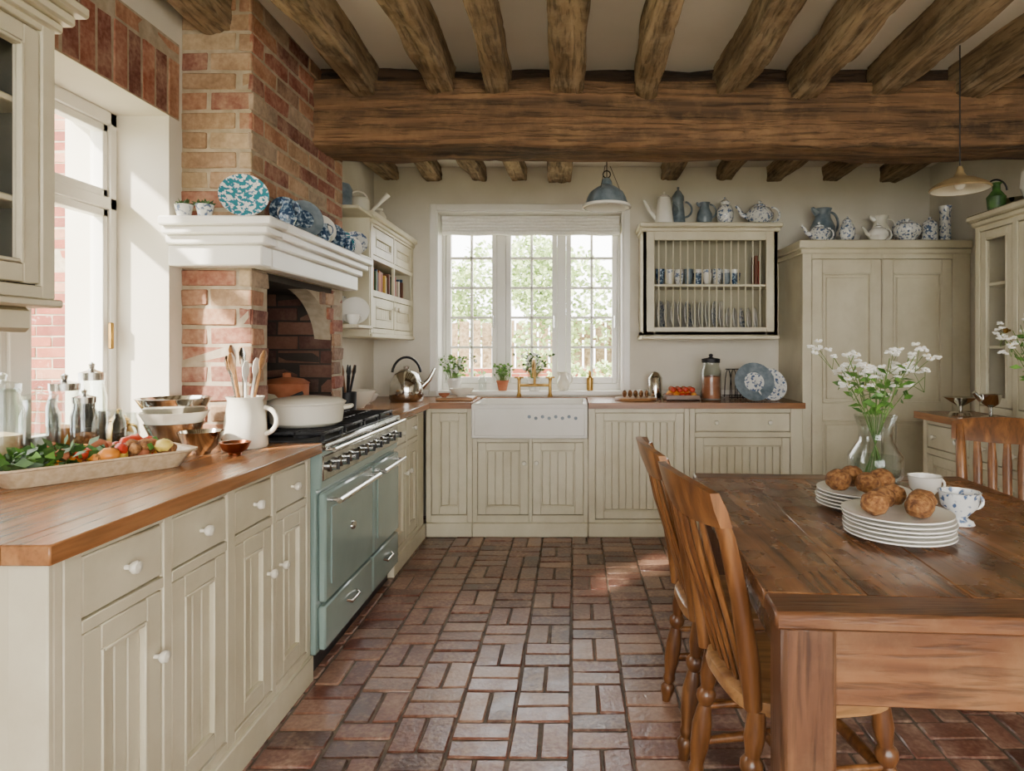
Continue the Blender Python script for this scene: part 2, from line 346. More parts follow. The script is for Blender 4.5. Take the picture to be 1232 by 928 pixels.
def carcass_doors(b,cols):
    for (a,c,zs) in cols:
        for z in zs:
            k=z[2]
            if k=='W1': drawer(b,a,c,z[0],z[1])
            elif k=='W2': drawer(b,a,c,z[0],z[1],kn=2)
            elif k[0]=='D':
                ku=c-.03 if k[1:]=='r' else (a+.03 if k[1:]=='l' else None)
                door(b,a,c,z[0],z[1],kn=(ku,z[0]+(z[1]-z[0])*.72) if ku else None)
# ---------------- ROOM ----------------
CZ=2.72; WL=-1.56; WR=2.78; WB=5.06; WT=.93; FY=-1.6; WC=WL+.004
b=B('floor'); b.box(WL-.3,WR+.1,FY,WB+.1,-.08,-.006,MORTF,b=0)
bs=.2; h=bs/2; g=.004
def fb(x0,x1,y0,y1,rn):
    if x1>WR+.1 or y0<FY-.1 or y1>WB+.1 or x1<WL: return
    b.box(x0+g,x1-g,y0+g,y1-g,-.04,R.uniform(-.003,.0025),BRICKF,b=.005,rn=rn,jit=.0022)
ny=int((WB-FY)/bs)+2; nx=int((WR-WL+.3)/bs)+1
for i in range(nx):
    x=WL-.25+i*bs; run=(i%7 in(3,4)); sh_=[0,.0,.05,0,h/2,0,.03][i%7]
    for j in range(ny):
        y=WB-(j)*bs+sh_
        hz=(i+j)%2==0
        if R.random()<.12: hz=not hz
        if run: hz=R.random()<.92
        for k in range(2):
            if hz: fb(x,x+bs,y+k*h,y+(k+1)*h,R.random())
            else: fb(x+k*h,x+(k+1)*h,y,y+bs,R.random())
b.done()
b=B('ceiling'); b.box(WL-.4,WR+.3,FY-.3,WB+.35,CZ,CZ+.1,CEILM,b=0); b.done()
b=B('wall_left'); T=.4; A=WL-T
wy0,wy1,wz1=1.62,2.5,2.2
b.box(A,WL,FY-.3,wy0,-.08,CZ,PLASTER,b=0); b.box(A,WL,wy0,wy1,-.08,WT-.045,PLASTER,b=0); b.box(A,WL,wy0,wy1,wz1,CZ,PLASTER,b=0)
b.box(A,WL,wy1,2.72,-.08,CZ,PLASTER,b=0); b.box(A,WL-.24,2.72,3.46,-.08,CZ,PLASTER,b=0); b.box(WL-.24,WL,2.72,3.46,1.66,CZ,PLASTER,b=0)
b.box(A,WL,3.46,WB+.35,-.08,CZ,PLASTER,b=0); b.done()
bx0,bx1,bz0,bz1=-1.07,.39,.97,2.38
b=B('wall_back'); P=WB+.35
b.box(WL,bx0,WB,P,-.08,CZ,PLASTER,b=0); b.box(bx1,WR,WB,P,-.08,CZ,PLASTER,b=0)
b.box(bx0,bx1,WB,P,-.08,bz0-.03,PLASTER,b=0); b.box(bx0,bx1,WB,P,bz1,CZ,PLASTER,b=0); b.done()
b=B('wall_right'); b.box(WR,WR+.3,FY-.3,P,-.08,CZ,PLASTER,b=0); b.done()
b=B('wall_front')
b.box(WL,-1.1,FY-.3,FY,-.08,CZ,PLASTER,b=0); b.box(2.3,WR,FY-.3,FY,-.08,CZ,PLASTER,b=0)
b.box(-1.1,2.3,FY-.3,FY,-.08,.6,PLASTER,b=0); b.box(-1.1,2.3,FY-.3,FY,2.4,CZ,PLASTER,b=0); b.done()
b=B('added_fill_window'); b.frame((-1.1,FY-.15,0),X,Z)  # unseen window and wall opening behind the camera, added for fill light
for u in [i*3.4/5 for i in range(6)]: b.box(max(u-.03,0),min(u+.03,3.4),.6,2.4,-.04,.04,WHITE)
for v in(.63,1.7,2.37): b.box(0,3.4,v-.03,v+.03,-.03,.03,WHITE)
b.done()
b=B('window_1'); b.frame((bx0,WB+.22,0),X,Z); W=bx1-bx0
b.box(0,W,bz0,bz0+.05,-.05,.04,WHITE); b.box(0,W,bz1-.05,bz1,-.05,.04,WHITE)
for u in(0,W/3-.0,2*W/3,W): b.box(max(u-.035,0),min(u+.035,W),bz0,bz1,-.05,.035,WHITE)
for i in range(3):
    a=i*W/3+.037; c=(i+1)*W/3-.037; d=bz0+.052;e=bz1-.052
    for (p,q,r,s_) in((a,a+.04,d,e),(c-.04,c,d,e),(a+.04,c-.04,d,d+.05),(a+.04,c-.04,e-.05,e)): b.box(p,q,r,s_,-.02,.03,WHITE)
    b.box((a+c)/2-.010,(a+c)/2+.010,d+.05,e-.05,-.01,.02,WHITE)
    for k in range(1,5):
        vv=d+.05+(e-d-.1)*k/5; b.box(a+.04,c-.04,vv-.010,vv+.010,-.01,.02,WHITE)
    b.box(a+.04,c-.04,d+.05,e-.05,.002,.005,GLASSW,b=0)
    b.box(c-.03,c-.018,bz0+.5,bz0+.6,.03,.045,STEEL)
b.M=Matrix.Identity(4)
b.box(bx0-.0,bx1+.0,WB-.02,WB+.18,bz0-.03,bz0,WHITE)
b.box(bx0,bx0+.012,WB-.004,WB+.18,bz0,bz1,WHITE,b=0);b.box(bx1-.012,bx1,WB-.004,WB+.18,bz0,bz1,WHITE,b=0);b.box(bx0+.012,bx1-.012,WB-.004,WB+.18,bz1-.012,bz1,WHITE,b=0)
b.done()
b=B('trim_1'); b.frame((bx0,WB,0),X,Z)
b.box(-.05,0,bz0,bz1+.05,.0,.014,WHITE); b.box(W,W+.05,bz0,bz1+.05,.0,.014,WHITE); b.box(0,W,bz1,bz1+.05,.0,.014,WHITE); b.done()
b=B('roman_blind'); b.frame((bx0,WB+.12,0),X,Z)
for k in range(5):
    vs=2.23+k*.026
    pts=[(u/20*(W-.05)+.025,vs+.004*math.sin(u*1.3+k),.0) for u in range(21)]
    b.tube(pts,.018+.006*(k==0),LINEN,seg=8,flat=1.5)
b.box(.02,W-.02,2.30,2.36,-.02,.01,LINEN); b.done()
b=B('window_2'); b.frame((WL-.23,wy0,0),Y,Z); W2=wy1-wy0
zb=WT+.0; zt=wz1
b.box(0,W2,zb,zb+.05,-.05,.03,WHITE); b.box(0,W2,zt-.05,zt,-.05,.03,WHITE)
for u in(0,W2/2,W2): b.box(max(u-.035,0),min(u+.035,W2),zb,zt,-.05,.03,WHITE)
b.box(0,W2,1.83,1.875,-.05,.03,WHITE)
for i in range(2):
    a=i*W2/2+.035;c=(i+1)*W2/2-.035
    for (d,e) in((zb+.05,1.83),(1.875,zt-.05)):
        b.box(a,a+.025,d,e,-.02,.02,WHITE);b.box(c-.025,c,d,e,-.02,.02,WHITE);b.box(a,c,d,d+.03,-.02,.02,WHITE);b.box(a,c,e-.03,e,-.02,.02,WHITE)
        b.box(a,c,d,e,-.002,.002,GLASSW,b=0)
b.box(W2-.05,W2-.035,1.3,1.40,.03,.045,BRASS)
b.done()
b=B('brick_lintel'); b.frame((WL,wy0-.1,0),Y,Z); b.box(0,W2+.16,wz1+.0,wz1+.3,0,.003,MORTAR,b=0)
bricks(b,W2+.16,.215,BRICK,v0=wz1+.005,soldier=True,t=-.0005); bricks(b,W2+.16,.068,BRICK,v0=wz1+.226,t=-.0005); b.done()
# ---------------- chimney ----------------
CX=-1.28; C0,C1=2.58,3.60; O0,O1=2.72,3.46
b=B('brick_chimney_breast')
b.box(WL,CX-.004,C0+.004,O0-.004,0,CZ,MORTAR,b=0); b.box(WL,CX-.004,O1+.004,C1,0,CZ,MORTAR,b=0)
b.box(WL,CX-.004,O0-.004,O1+.004,1.62,CZ,MORTAR,b=0)
b.frame((WL,C0+.004,0),X,Z); bricks(b,CX-WL,1.62-WT,BRICKB,v0=WT,t=.012); bricks(b,CX-WL,CZ-1.62,BRICKB,v0=1.62,t=.012,off=1)
b.frame((CX-.004,C0,0),Y,Z)
bricks(b,O0-C0,1.62,BRICK,t=.012); bricks(b,C1-O1,1.62,BRICK,u0=O1-C0,t=.012); bricks(b,C1-C0,CZ-1.62,BRICK,v0=1.62,t=.012)
b.M=Matrix.Identity(4); b.box(WL-.24,CX-.012,O1-.004,O1-.0005,0,1.66,SOOT,b=0)
b.frame((WL-.24,O1-.002,0),X,Z); bricks(b,CX-WL+.23,1.60,BRICKS,t=.0)
b.frame((WL-.236,O0,0),Y,Z); b.box(0,O1-O0,0,1.66,-.003,.0005,SOOT,b=0); bricks(b,O1-O0,1.60,BRICKS,t=.003)
b.M=Matrix.Identity(4); b.box(WL-.24,CX-.012,O0,O1,1.59,1.66,SOOT,b=0)
# brick corbelled curve on the far side of the opening
ya=O0+.30; LY=O1-ya; zsp=1.30; hr=1.60-zsp
cur=[(ya+LY*math.sin(pi/2*i/14),zsp+hr*math.cos(pi/2*i/14)) for i in range(15)]
b.poly([(CX-.10,O1,1.60)]+[(CX-.10,y,z) for y,z in cur],(.086,0,0),MORTAR,rn=.3)
for r in range(4):
    z0_=zsp+.004+r*.075; t_=(z0_+.005-zsp)/hr; ys=ya+LY*math.sqrt(max(0,1-t_*t_)); 
    y=O1+.02; first=True
    while y>ys+.02:
        yn=max(ys,y-(.215 if (r+first)%2 else .11)); b.box(CX-.1,CX+R.uniform(-.004,.003),yn+.005,y-.005,z0_,z0_+.064,BRICK,b=.006,jit=.002); y=yn; first=False
b.done()
b=B('mantel_shelf')
for (z0,z1,d) in((1.765,1.80,0),(1.735,1.765,.02),(1.70,1.735,.045),(1.62,1.70,.065)):
    b.box(WC,-1.13-d,2.42+d,C0-.009,z0,z1,WHITE,b=.006)
    b.box(CX+.008,-1.13-d,C0-.009,3.66-d,z0,z1,WHITE,b=.006)
b.done()
# ---------------- beams ----------------
b=B('oak_beam'); b.beam((CX-.05,3.35,2.46),(WR,3.35,2.475),.30,.33,OAKX,amp=.018,wander=.03); b.beam((CX,3.39,2.655),(WR,3.39,2.655),.2,.13,OAKD,amp=.02); b.done()
jx=[-1.42,-1.05,-.69,-.38,-.02,.36,.75,1.14,1.53,1.95,2.4]; jw=[.13,.12,.12,.11,.16,.11,.12,.13,.14,.14,.13]
for x,w in zip(jx,jw):
    b=B('ceiling_joist'); b.beam((x+R.uniform(-.02,.02),FY,2.645),(x+.01,3.27,2.645),w,.18,JOIST,amp=.014,wander=.05); b.done()
for x in [-1.45,-1.08,-.75,-.43,-.09,.74,1.15,1.57,2.0,2.45]:
    b=B('ceiling_joist'); b.beam((x+R.uniform(-.02,.02),3.44,2.68),(x,WB,2.68),.12 if x!=-.09 else .18,.14,JOIST,amp=.012,wander=.04); b.done()
# ---------------- base cabinets left ----------------
FX=-1.03
b=B('base_cabinet'); b.box(WC,FX-.026,1.31,2.54,.1,.888,CREAM,b=0)
b.box(WC,FX+.012,1.30,2.54,0,.1,CREAM); b.box(WC,FX-.001,1.285,1.31,.1,.888,CREAM)
b.box(FX-.08,FX-.0,1.27,1.285,.1,.888,CREAM); b.box(WC,WL+.08,1.27,1.285,.1,.888,CREAM)
b.frame((FX,0,0),Y,Z)
dz=(.728,.865,'W1')
cols=[(1.36,1.63,[(.13,.70,'Dr'),dz]),(1.665,1.93,[(.13,.70,'D'),dz]),(1.975,2.22,[(.13,.70,'Dr'),dz]),(2.25,2.505,[(.13,.70,'Dl'),dz])]
facade(b,1.31,2.54,.1,.888,cols); carcass_doors(b,cols); b.done()
b=B('base_cabinet'); b.box(WC,FX-.026,3.68,4.48,.1,.888,CREAM,b=0); b.box(WC,FX+.012,3.68,4.46,0,.1,CREAM)
b.frame((FX,0,0),Y,Z)
cols=[(3.72,3.99,[(.13,.70,'Dr'),dz]),(4.02,4.29,[(.13,.70,'Dl'),dz])]
facade(b,3.68,4.45,.1,.888,cols); carcass_doors(b,cols); b.done()
FB=4.48
def backcab(name,x0,x1,cols,top=.888):
    b=B(name); b.box(x0,x1,FB+.026,WB-.005,.1,top,CREAM,b=0); b.box(x0,x1,FB-.012,WB-.005,0,.1,CREAM,b=.006)
    b.frame((0,FB,0),X,Z); facade(b,x0,x1,.1,top,cols); carcass_doors(b,cols); return b
backcab('base_cabinet',-1.02,-.70,[(-.985,-.735,[(.15,.86,'D')])]).done()
backcab('sink_cabinet',-.698,.10,[(-.665,-.31,[(.15,.655,'Dr')]),(-.285,.07,[(.15,.655,'Dl')])],top=.685).done()
backcab('integrated_dishwasher',.102,.80,[(.15,.765,[(.12,.86,'D')])]).done()
backcab('base_cabinet',.802,1.585,[(.84,1.50,[(.15,.69,'D'),(.725,.86,'W2')])]).done()
b=B('wooden_worktop')
x0=WL+.002;x1=-.985
for i in range(6):
    a=x0+(x1-x0)*i/6; c=x0+(x1-x0)*(i+1)/6
    b.box(a,c,1.22,2.545,.89,WT,WTOP_Y,b=.0006 if i<5 else .003)
b.box(WL-.19,x0,wy0+.004,wy1-.004,.89,WT,WTOP_Y,b=.001)
b.done()
b=B('wooden_worktop')
for i in range(6):
    a=x0+(x1-x0)*i/6; c=x0+(x1-x0)*(i+1)/6
    b.box(a,c,3.675,4.438,.89,WT,WTOP_Y,b=.0006 if i<5 else .003)
for i in range(6):
    a=4.44+(WB-.003-4.44)*i/6; c=4.44+(WB-.003-4.44)*(i+1)/6
    b.box(x0,-.702,a,c,.89,WT,WTOP_X,b=.0006); b.box(.104,1.59,a,c,.89,WT,WTOP_X,b=.0006)
    if i>=5: b.box(-.70,.102,a,c,.89,WT,WTOP_X,b=.0006)
b.done()
b=B('upstand'); b.box(.41,1.59,WB-.02,WB,WT+.001,WT+.05,WHITE); b.box(WL+.3,bx0-.06,WB-.02,WB,WT+.001,WT+.05,WHITE); b.done()
b=B('farmhouse_sink'); sx0,sx1,sy0,sy1=-.695,.097,4.40,4.94
b.box(sx0,sx1,sy0,sy0+.03,.69,.925,CERAM,b=.01); b.box(sx0,sx1,sy1-.03,sy1,.69,.925,CERAM,b=.01)
b.box(sx0,sx0+.03,sy0+.02,sy1-.02,.69,.925,CERAM,b=.01); b.box(sx1-.03,sx1,sy0+.02,sy1-.02,.69,.925,CERAM,b=.01); b.box(sx0+.01,sx1-.01,sy0+.01,sy1-.01,.688,.72,CERAM)
b.box(sx0+.02,sx1-.02,sy0-.006,sy0+.01,.71,.90,CERAM,b=.008)
for i in range(8):
    x=-.30+i*.045
    b.M=Matrix.Translation((x,sy0-.005,.84 if i%2==0 else .83))@Matrix.Rotation(pi/2,4,'X'); b.lathe([(0,0),(.012,0),(.012,.002),(0,.002)],GREYB,seg=12)
b.done()
b=B('brass_bridge_tap')
ty=WB-.06
for x in(-.42,-.18):
    b.tube([(x,ty,WT+.001),(x,ty,WT+.03),(x,ty,WT+.13)],[.022,.012,.012],BRASS); b.tube([(x-.035,ty,WT+.15),(x+.035,ty,WT+.15)],.007,BRASS); b.tube([(x,ty-.035,WT+.15),(x,ty+.03,WT+.15)],.007,BRASS); b.ball((x,ty,WT+.14),.016,BRASS)
b.tube([(-.42,ty,WT+.09),(-.18,ty,WT+.09)],.011,BRASS)
b.tube([(-.3,ty,WT+.09)]+[(-.3,ty-.09+.09*math.cos(math.radians(a)),WT+.20+.09*math.sin(math.radians(a))) for a in range(0,190,20)]+[(-.3,ty-.18,WT+.16)],.010,BRASS)
b.done()
# ---------------- range cooker ----------------
b=B('range_cooker'); r0,r1=2.555,3.665; RX=-.995
b.box(CX+.012,RX-.02,r0,r1,.09,.90,ENAM,b=.004); b.box(WL-.1,CX+.012,O0+.03,O1-.02,.09,.90,IRON,b=0)
b.box(CX+.012,RX-.05,r0+.02,r1-.02,0,.09,BLACK)
b.box(CX+.012,RX+.015,r0-.002,r1+.002,.90,.928,STEEL,b=.006); b.box(WL-.1,CX+.012,O0+.03,O1-.02,.90,.928,IRON)
b.box(CX+.02,RX-.01,r0+.03,r1-.03,.9275,.931,IRON)
b.frame((RX,r0,0),Y,Z); w=r1-r0
b.box(.0,w,.74,.895,-.03,.0,ENAM,b=.01)
b.box(.01,w-.01,.775,.875,-.02,.006,STEEL,b=.004)
for i in range(9):
    u=.08+i*(w-.16)/8; b.lathe([(0,0),(.024,0),(.024,.006),(.017,.012),(.016,.03),(0,.032)],STEEL,c=(u,.825,.006),seg=16); b.box(u-.003,u+.003,.81,.842,.03,.045,BLACK)
b.tube([(.02,.90,.045),(w-.02,.90,.045)],.009,CHROME)
for u in(.03,w/2,w-.03): b.tube([(u,.90,0),(u,.90,.045)],.007,CHROME)
for (a,c) in((.02,.62),(.64,w-.02)):
    b.box(a,c,.29,.725,-.02,.012,ENAM,b=.01); b.box(a+.05,c-.05,.35,.66,.012,.018,ENAM,b=.005)
    b.tube([(a+.03,.69,.055),(c-.03,.69,.055)],.012,CHROME)
    for u in(a+.05,c-.05): b.tube([(u,.69,.01),(u,.69,.055)],.008,CHROME)
    b.box(a,c,.10,.275,-.02,.010,ENAM,b=.01)
    b.tube([((a+c)/2-.06,.21,.01),((a+c)/2-.05,.20,.03),((a+c)/2+.05,.20,.03),((a+c)/2+.06,.21,.01)],.006,CHROME)
b.lathe([(0,0),(.03,0),(.028,.006),(0,.008)],CHROME,c=(.32,.52,.018),seg=20,sy=.6)
b.M=Matrix.Identity(4)
for k in range(4):
    yc=r0+.17+k*.257; xc=-1.13
    b.lathe([(0,0),(.05,0),(.045,.014),(.03,.02),(0,.02)],IRON,c=(xc,yc,.929),seg=18)
    for q in range(-2,3):
        b.box(-1.25,-1.005,yc+q*.05-.005,yc+q*.05+.005,.95,.962,IRON)
    for xx in(-1.245,-1.13,-1.012): b.box(xx-.006,xx+.006,yc-.115,yc+.115,.95,.962,IRON)
    for xx in(-1.24,-1.015):
        for yy in(-.105,.105): b.box(xx-.007,xx+.007,yc+yy-.007,yc+yy+.007,.928,.95,IRON)
for yc in(2.93,3.25):
    for q in range(-2,3): b.box(-1.6,-1.28,yc+q*.05-.005,yc+q*.05+.005,.95,.962,IRON)
    for xx in(-1.59,-1.44,-1.29): b.box(xx-.006,xx+.006,yc-.115,yc+.115,.928,.962,IRON)
b.done()
# ---------------- pantry ----------------
PX0,PX1,PY=1.60,2.775,4.53
b=B('pantry_cupboard'); b.box(PX0,PX1,PY+.026,WB-.003,0,2.03,CREAM,b=0)
b.box(PX0-.03,PX1,PY-.03,WB-.003,2.0,2.06,CREAM,b=.008); b.box(PX0-.015,PX1,PY-.015,WB-.003,1.965,2.0,CREAM,b=.006)
b.frame((0,PY,0),X,Z)
cols=[(1.665,2.155,[(.12,1.93,'x')]),(2.16,2.65,[(.12,1.93,'x')])]
facade(b,PX0,PX1,0,1.97,cols)
for (a,c,_) in cols:
    n=-.003;t=.02;f=.075
    b.box(a+.003,a+f,.12,1.925,n-t,n,CREAM);b.box(c-f,c-.003,.12,1.925,n-t,n,CREAM)
    for (v0,v1) in((.12,.22),(.80,.92),(1.83,1.925)): b.box(a+f,c-f,v0,v1,n-t,n,CREAM)
    for (v0,v1) in((.22,.80),(.92,1.83)):
        b.box(a+f,c-f,v0,v1,n-t,n-.016,CREAM,b=0); b.box(a+f+.03,c-f-.03,v0+.03,v1-.03,n-t,n-.004,CREAM,b=.01)
        for (p,q,r,s_) in((a+f,a+f+.012,v0,v1),(c-f-.012,c-f,v0,v1),(a+f,c-f,v0,v0+.012),(a+f,c-f,v1-.012,v1)): b.box(p,q,r,s_,n-t,n+.005,CREAM)
knob(b,2.12,1.0,-.003,BRASS,.014); b.done()
# ---------------- plate rack ----------------
b=B('plate_rack_cabinet'); q0,q1,qy0,qy1=.51,1.50,4.76,WB-.002; z0,z1=1.40,2.19
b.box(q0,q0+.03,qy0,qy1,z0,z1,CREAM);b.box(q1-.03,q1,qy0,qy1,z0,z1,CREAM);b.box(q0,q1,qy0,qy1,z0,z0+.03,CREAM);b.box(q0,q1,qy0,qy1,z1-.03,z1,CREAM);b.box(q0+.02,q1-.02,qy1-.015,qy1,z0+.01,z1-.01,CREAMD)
b.box(q0-.03,q1+.03,qy0-.04,qy1,z1,z1+.035,CREAM,b=.01); b.box(q0-.015,q1+.015,qy0-.02,qy1,z1-.03,z1,CREAM,b=.01); b.box(q0-.01,q1+.01,qy0-.015,qy1,z0-.03,z0,CREAM,b=.008)
b.frame((0,qy0,0),X,Z)
facade(b,q0,q1,z0,z1,[(q0+.085,q1-.085,[(z0+.06,z1-.09,'o')])],t=.02); b.M=Matrix.Identity(4)
zm=1.76; b.box(q0+.03,q1-.03,qy0+.02,qy1-.02,zm,zm+.018,CREAM)
for i in range(15):
    x=q0+.12+i*(q1-q0-.24)/14
    for yy in(qy0+.035,): b.tube([(x,yy,z0+.03),(x,yy,zm)],.005,CREAM,seg=8); b.tube([(x,yy,zm+.018),(x,yy,z1-.03)],.005,CREAM,seg=8)
b.done()
# ---------------- crockery helpers ----------------
def plate_prof(r,t=.012): return [(0,0),(r*.55,0),(r*.6,.004),(r,t+.004),(r,t+.008),(r*.62,.010),(0,.007)]
def plate(b,x,y,z,r,m,tilt=1.35,rz=0,m2=None):
    b.M=Matrix.Translation((x,y,z+r*math.sin(tilt)))@Matrix.Rotation(rz,4,'Z')@Matrix.Rotation(tilt,4,'Y')
    b.lathe(plate_prof(r),m,seg=32)
    if m2: b.lathe([(0,.0078),(r*.5,.0088),(r*.5,.0105),(0,.0105)],m2,seg=24)
    b.M=Matrix.Identity(4)
def cup(b,x,y,z,m,r=.04,h=.06,rz=0,handle=True):
    b.at(x,y,z,rz); b.lathe([(0,0),(r*.55,0),(r*.6,.006),(r*.85,h*.45),(r,h),(r*.94,h),(r*.8,h*.45),(r*.5,.01),(0,.008)],m)
    if handle: b.tube(arc((r*.85,0,h*.55),h*.32,100,-100,10),r*.09,m,seg=8)
    b.at()
def jug(b,x,y,z,m,s=1,rz=0,m2=None):
    b.at(x,y,z,rz); p=[(0,0),(.05,0),(.052,.01),(.07,.06),(.066,.11),(.042,.16),(.04,.19),(.05,.21),(.046,.21),(.036,.19),(.038,.16),(.06,.1),(0,.02)]
    b.lathe([(a*s,c*s) for a,c in p],m); b.tube(arc((.052*s,0,.135*s),.05*s,95,-110,12,ry=.06*s),.007*s,m2 or m,seg=8)
    b.tube([(-.038*s,0,.185*s),(-.06*s,0,.2*s),(-.068*s,0,.215*s)],[.02*s,.014*s,.008*s],m,seg=8); b.at()
def teapot(b,x,y,z,m,s=1,rz=0):
    b.at(x,y,z,rz); b.lathe([(a*s,c*s) for a,c in [(0,0),(.045,0),(.048,.008),(.085,.05),(.085,.075),(.06,.11),(.035,.12),(.036,.128),(.02,.138),(.006,.142),(.012,.155),(0,.162)]],m)
    b.tube([(-.07*s,0,.055*s),(-.11*s,0,.07*s),(-.13*s,0,.11*s),(-.15*s,0,.125*s)],[.02*s,.015*s,.010*s,.009*s],m,seg=10)
    b.tube(arc((.082*s,0,.07*s),.045*s,100,-100,12),.007*s,m,seg=8); b.at()
def ginger(b,x,y,z,m,s=1,lid=True):
    b.at(x,y,z); b.lathe([(a*s,c*s) for a,c in [(0,0),(.04,0),(.045,.01),(.06,.06),(.062,.1),(.045,.14),(.03,.15),(.034,.155),(.034,.17),(.018,.185),(.006,.19),(.01,.2),(0,.207)]],m); b.at()
def jar(b,x,y,z,r,h,m=GLASS,lid=None,fill=None,fh=.6):
    b.at(x,y,z); b.lathe([(0,0),(r*.92,0),(r,.008),(r,h*.75),(r*.82,h*.88),(r*.82,h),(r*.76,h),(r*.76,h*.88),(r*.93,h*.74),(r*.93,.012),(0,.01)],m,seg=26)
    if lid: b.lathe([(r*.86,h*.96),(r*.88,h*1.06),(r*.3,h*1.09),(r*.16,h*1.11),(r*.22,h*1.17),(0,h*1.2)],lid,seg=26)
    if fill: b.lathe([(0,.012),(r*.9,.012),(r*.9,h*fh),(0,h*fh+.01)],fill,seg=20)
    b.at()
def bowl(b,x,y,z,r,h,m,m2=None):
    b.at(x,y,z); b.lathe([(0,0),(r*.4,0),(r*.42,.008),(r*.75,h*.4),(r*.97,h*.95),(r,h),(r*.95,h),(r*.7,h*.42),(r*.35,.02),(0,.016)],m,seg=32); b.at()
b=B('rack_plates')
for i in range(15):
    x=q0+.14+i*(q1-q0-.28)/14; r=.115 if i<10 else .09
    b.M=Matrix.Translation((x,4.905,z0+.031+r))@Matrix.Rotation(-.4,4,'Z')@Matrix.Rotation(pi/2-.08+R.uniform(-.04,.04),4,'Y'); b.lathe(plate_prof(r),CERAM if i%4 else BLUEW,seg=28)
b.done()
b=B('rack_cups')
for i in range(10):
    x=q0+.14+i*(q1-q0-.28)/10
    if i<9: cup(b,x,4.87,zm+.0185,[BLUED,CERAM,BLUEW,GREYB][i%4],r=.036,h=.09+.03*(i%3==0),rz=-pi/2,handle=i%2==0); cup(b,x+.02,4.98,zm+.0185,[CERAM,BLUEW][i%2],r=.036,h=.13,handle=False)
b.at(); b.box(1.385,1.405,4.86,4.96,zm+.0185,zm+.2,BOOKS[0]); b.box(1.36,1.383,4.86,4.96,zm+.0185,zm+.24,BOOKS[5]); b.done()
zt=z1+.036
b=B('enamel_coffee_pot'); b.at(.68,4.86,zt); b.lathe([(0,0),(.075,0),(.075,.01),(.05,.18),(.045,.2),(.05,.205),(.03,.225),(.01,.23),(.012,.25),(0,.255)],CERAM); b.tube([(-.06,0,.05),(-.11,0,.11),(-.15,0,.19)],[.018,.012,.009],CERAM); b.tube(arc((.055,0,.12),.05,80,-95,12),.008,GREYB,seg=8); b.done()
b=B('coffee_pot'); b.at(.80,4.96,zt); b.lathe([(0,0),(.06,0),(.04,.2),(.045,.21),(.045,.24),(.02,.28),(.008,.29),(.01,.31),(0,.315)],GREYB); b.tube(arc((.045,0,.14),.06,80,-95,12),.008,GREYB,seg=8); b.done()
b=B('enamel_jug'); jug(b,.99,4.9,zt,GREYB,.85); b.done()
b=B('ginger_jar'); ginger(b,1.14,4.88,zt,BLUEW,1.05); b.done()
b=B('patterned_teapot'); teapot(b,1.40,4.88,zt,BLUEW,1.2); b.done()
zp=2.061
b=B('china_teapot'); teapot(b,1.75,4.62,zp,BLUEW,.9,rz=.2); b.done()
b=B('tall_china_jug'); jug(b,1.86,4.84,zp,GREYB,1.35,rz=.3); b.done()
b=B('lidded_jar'); ginger(b,1.95,4.62,zp,BLUEW,.9); b.done()
b=B('white_teapot'); teapot(b,2.17,4.62,zp,CERAM,.85,rz=.2); b.done()
b=B('china_tureen'); b.at(2.38,4.62,zp); b.lathe([(0,0),(.05,0),(.045,.015),(.09,.06),(.095,.09),(.08,.12),(.03,.14),(.012,.145),(.016,.165),(0,.17)],BLUEW); b.done()
b=B('china_canister'); b.at(2.54,4.62,zp); b.lathe([(0,0),(.05,0),(.052,.12),(.045,.13),(.05,.135),(.03,.155),(.01,.16),(.012,.175),(0,.18)],BLUEW); b.done()
b=B('china_vase'); b.at(2.66,4.64,zp); b.lathe([(0,0),(.035,0),(.04,.05),(.035,.2),(.045,.26),(.04,.26),(.03,.2),(0,.05)],BLUEW); b.done()
b=B('china_bowl'); bowl(b,2.08,4.9,zp,.09,.09,CERAM); b.done()
b=B('cream_jug'); jug(b,2.32,4.9,zp,CREAMC,1.15); b.done()
b=B('china_dish'); plate(b,2.55,4.97,zp,.12,BLUEW,tilt=1.3,rz=-pi/2); b.done()
# ---------------- left wall cabinet (corner) ----------------
b=B('wall_cabinet'); k0,k1=4.0,WB-.003; X1=-1.25; z0,z1=1.40,2.11
b.box(WC,X1-.02,k0,k0+.02,z0,z1,CREAM);b.box(WC,X1-.02,k1-.02,k1,z0,z1,CREAM)
for z in(z0,1.64,1.87,z1-.02): b.box(WC,X1-.02,k0,k1,z,z+.02,CREAM)
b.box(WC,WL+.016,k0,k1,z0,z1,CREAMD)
b.box(WC,X1+.035,k0-.035,k1,z1,z1+.04,CREAM,b=.01); b.box(WC,X1+.015,k0-.015,k1,z1-.025,z1,CREAM,b=.008); b.box(WC,X1+.012,k0-.012,k1,z0-.03,z0,CREAM,b=.008)
b.frame((X1,0,0),Y,Z)
cols=[(k0+.05,(k0+k1)/2-.01,[(z0+.03,1.63,'Dr'),(1.67,1.86,'o'),(1.89,z1-.04,'D')]),((k0+k1)/2+.01,k1-.05,[(z0+.03,1.63,'Dl'),(1.67,1.86,'o'),(1.89,z1-.04,'D')])]
facade(b,k0,k1,z0,z1,cols,t=.02); carcass_doors(b,cols); b.done()
b=B('cookbooks')
y=k0+.07
while y<k1-.1:
    t=R.uniform(.018,.04); 
    if not((k0+k1)/2-.04<y<(k0+k1)/2+.03): b.box(-1.5,-1.3+R.uniform(-.02,.01),y,y+t-.002,1.661,1.661+R.uniform(.13,.17),R.choice(BOOKS))
    y+=t
b.done()
b=B('plate_shelf'); s0,s1=3.68,3.95
for z in(1.42,1.83,2.10): b.box(WC,-1.22,s0,s1,z,z+.02,CREAM,b=.005)
b.box(WC,-1.24,s1-.012,s1,1.38,2.10,CREAM,b=.002)
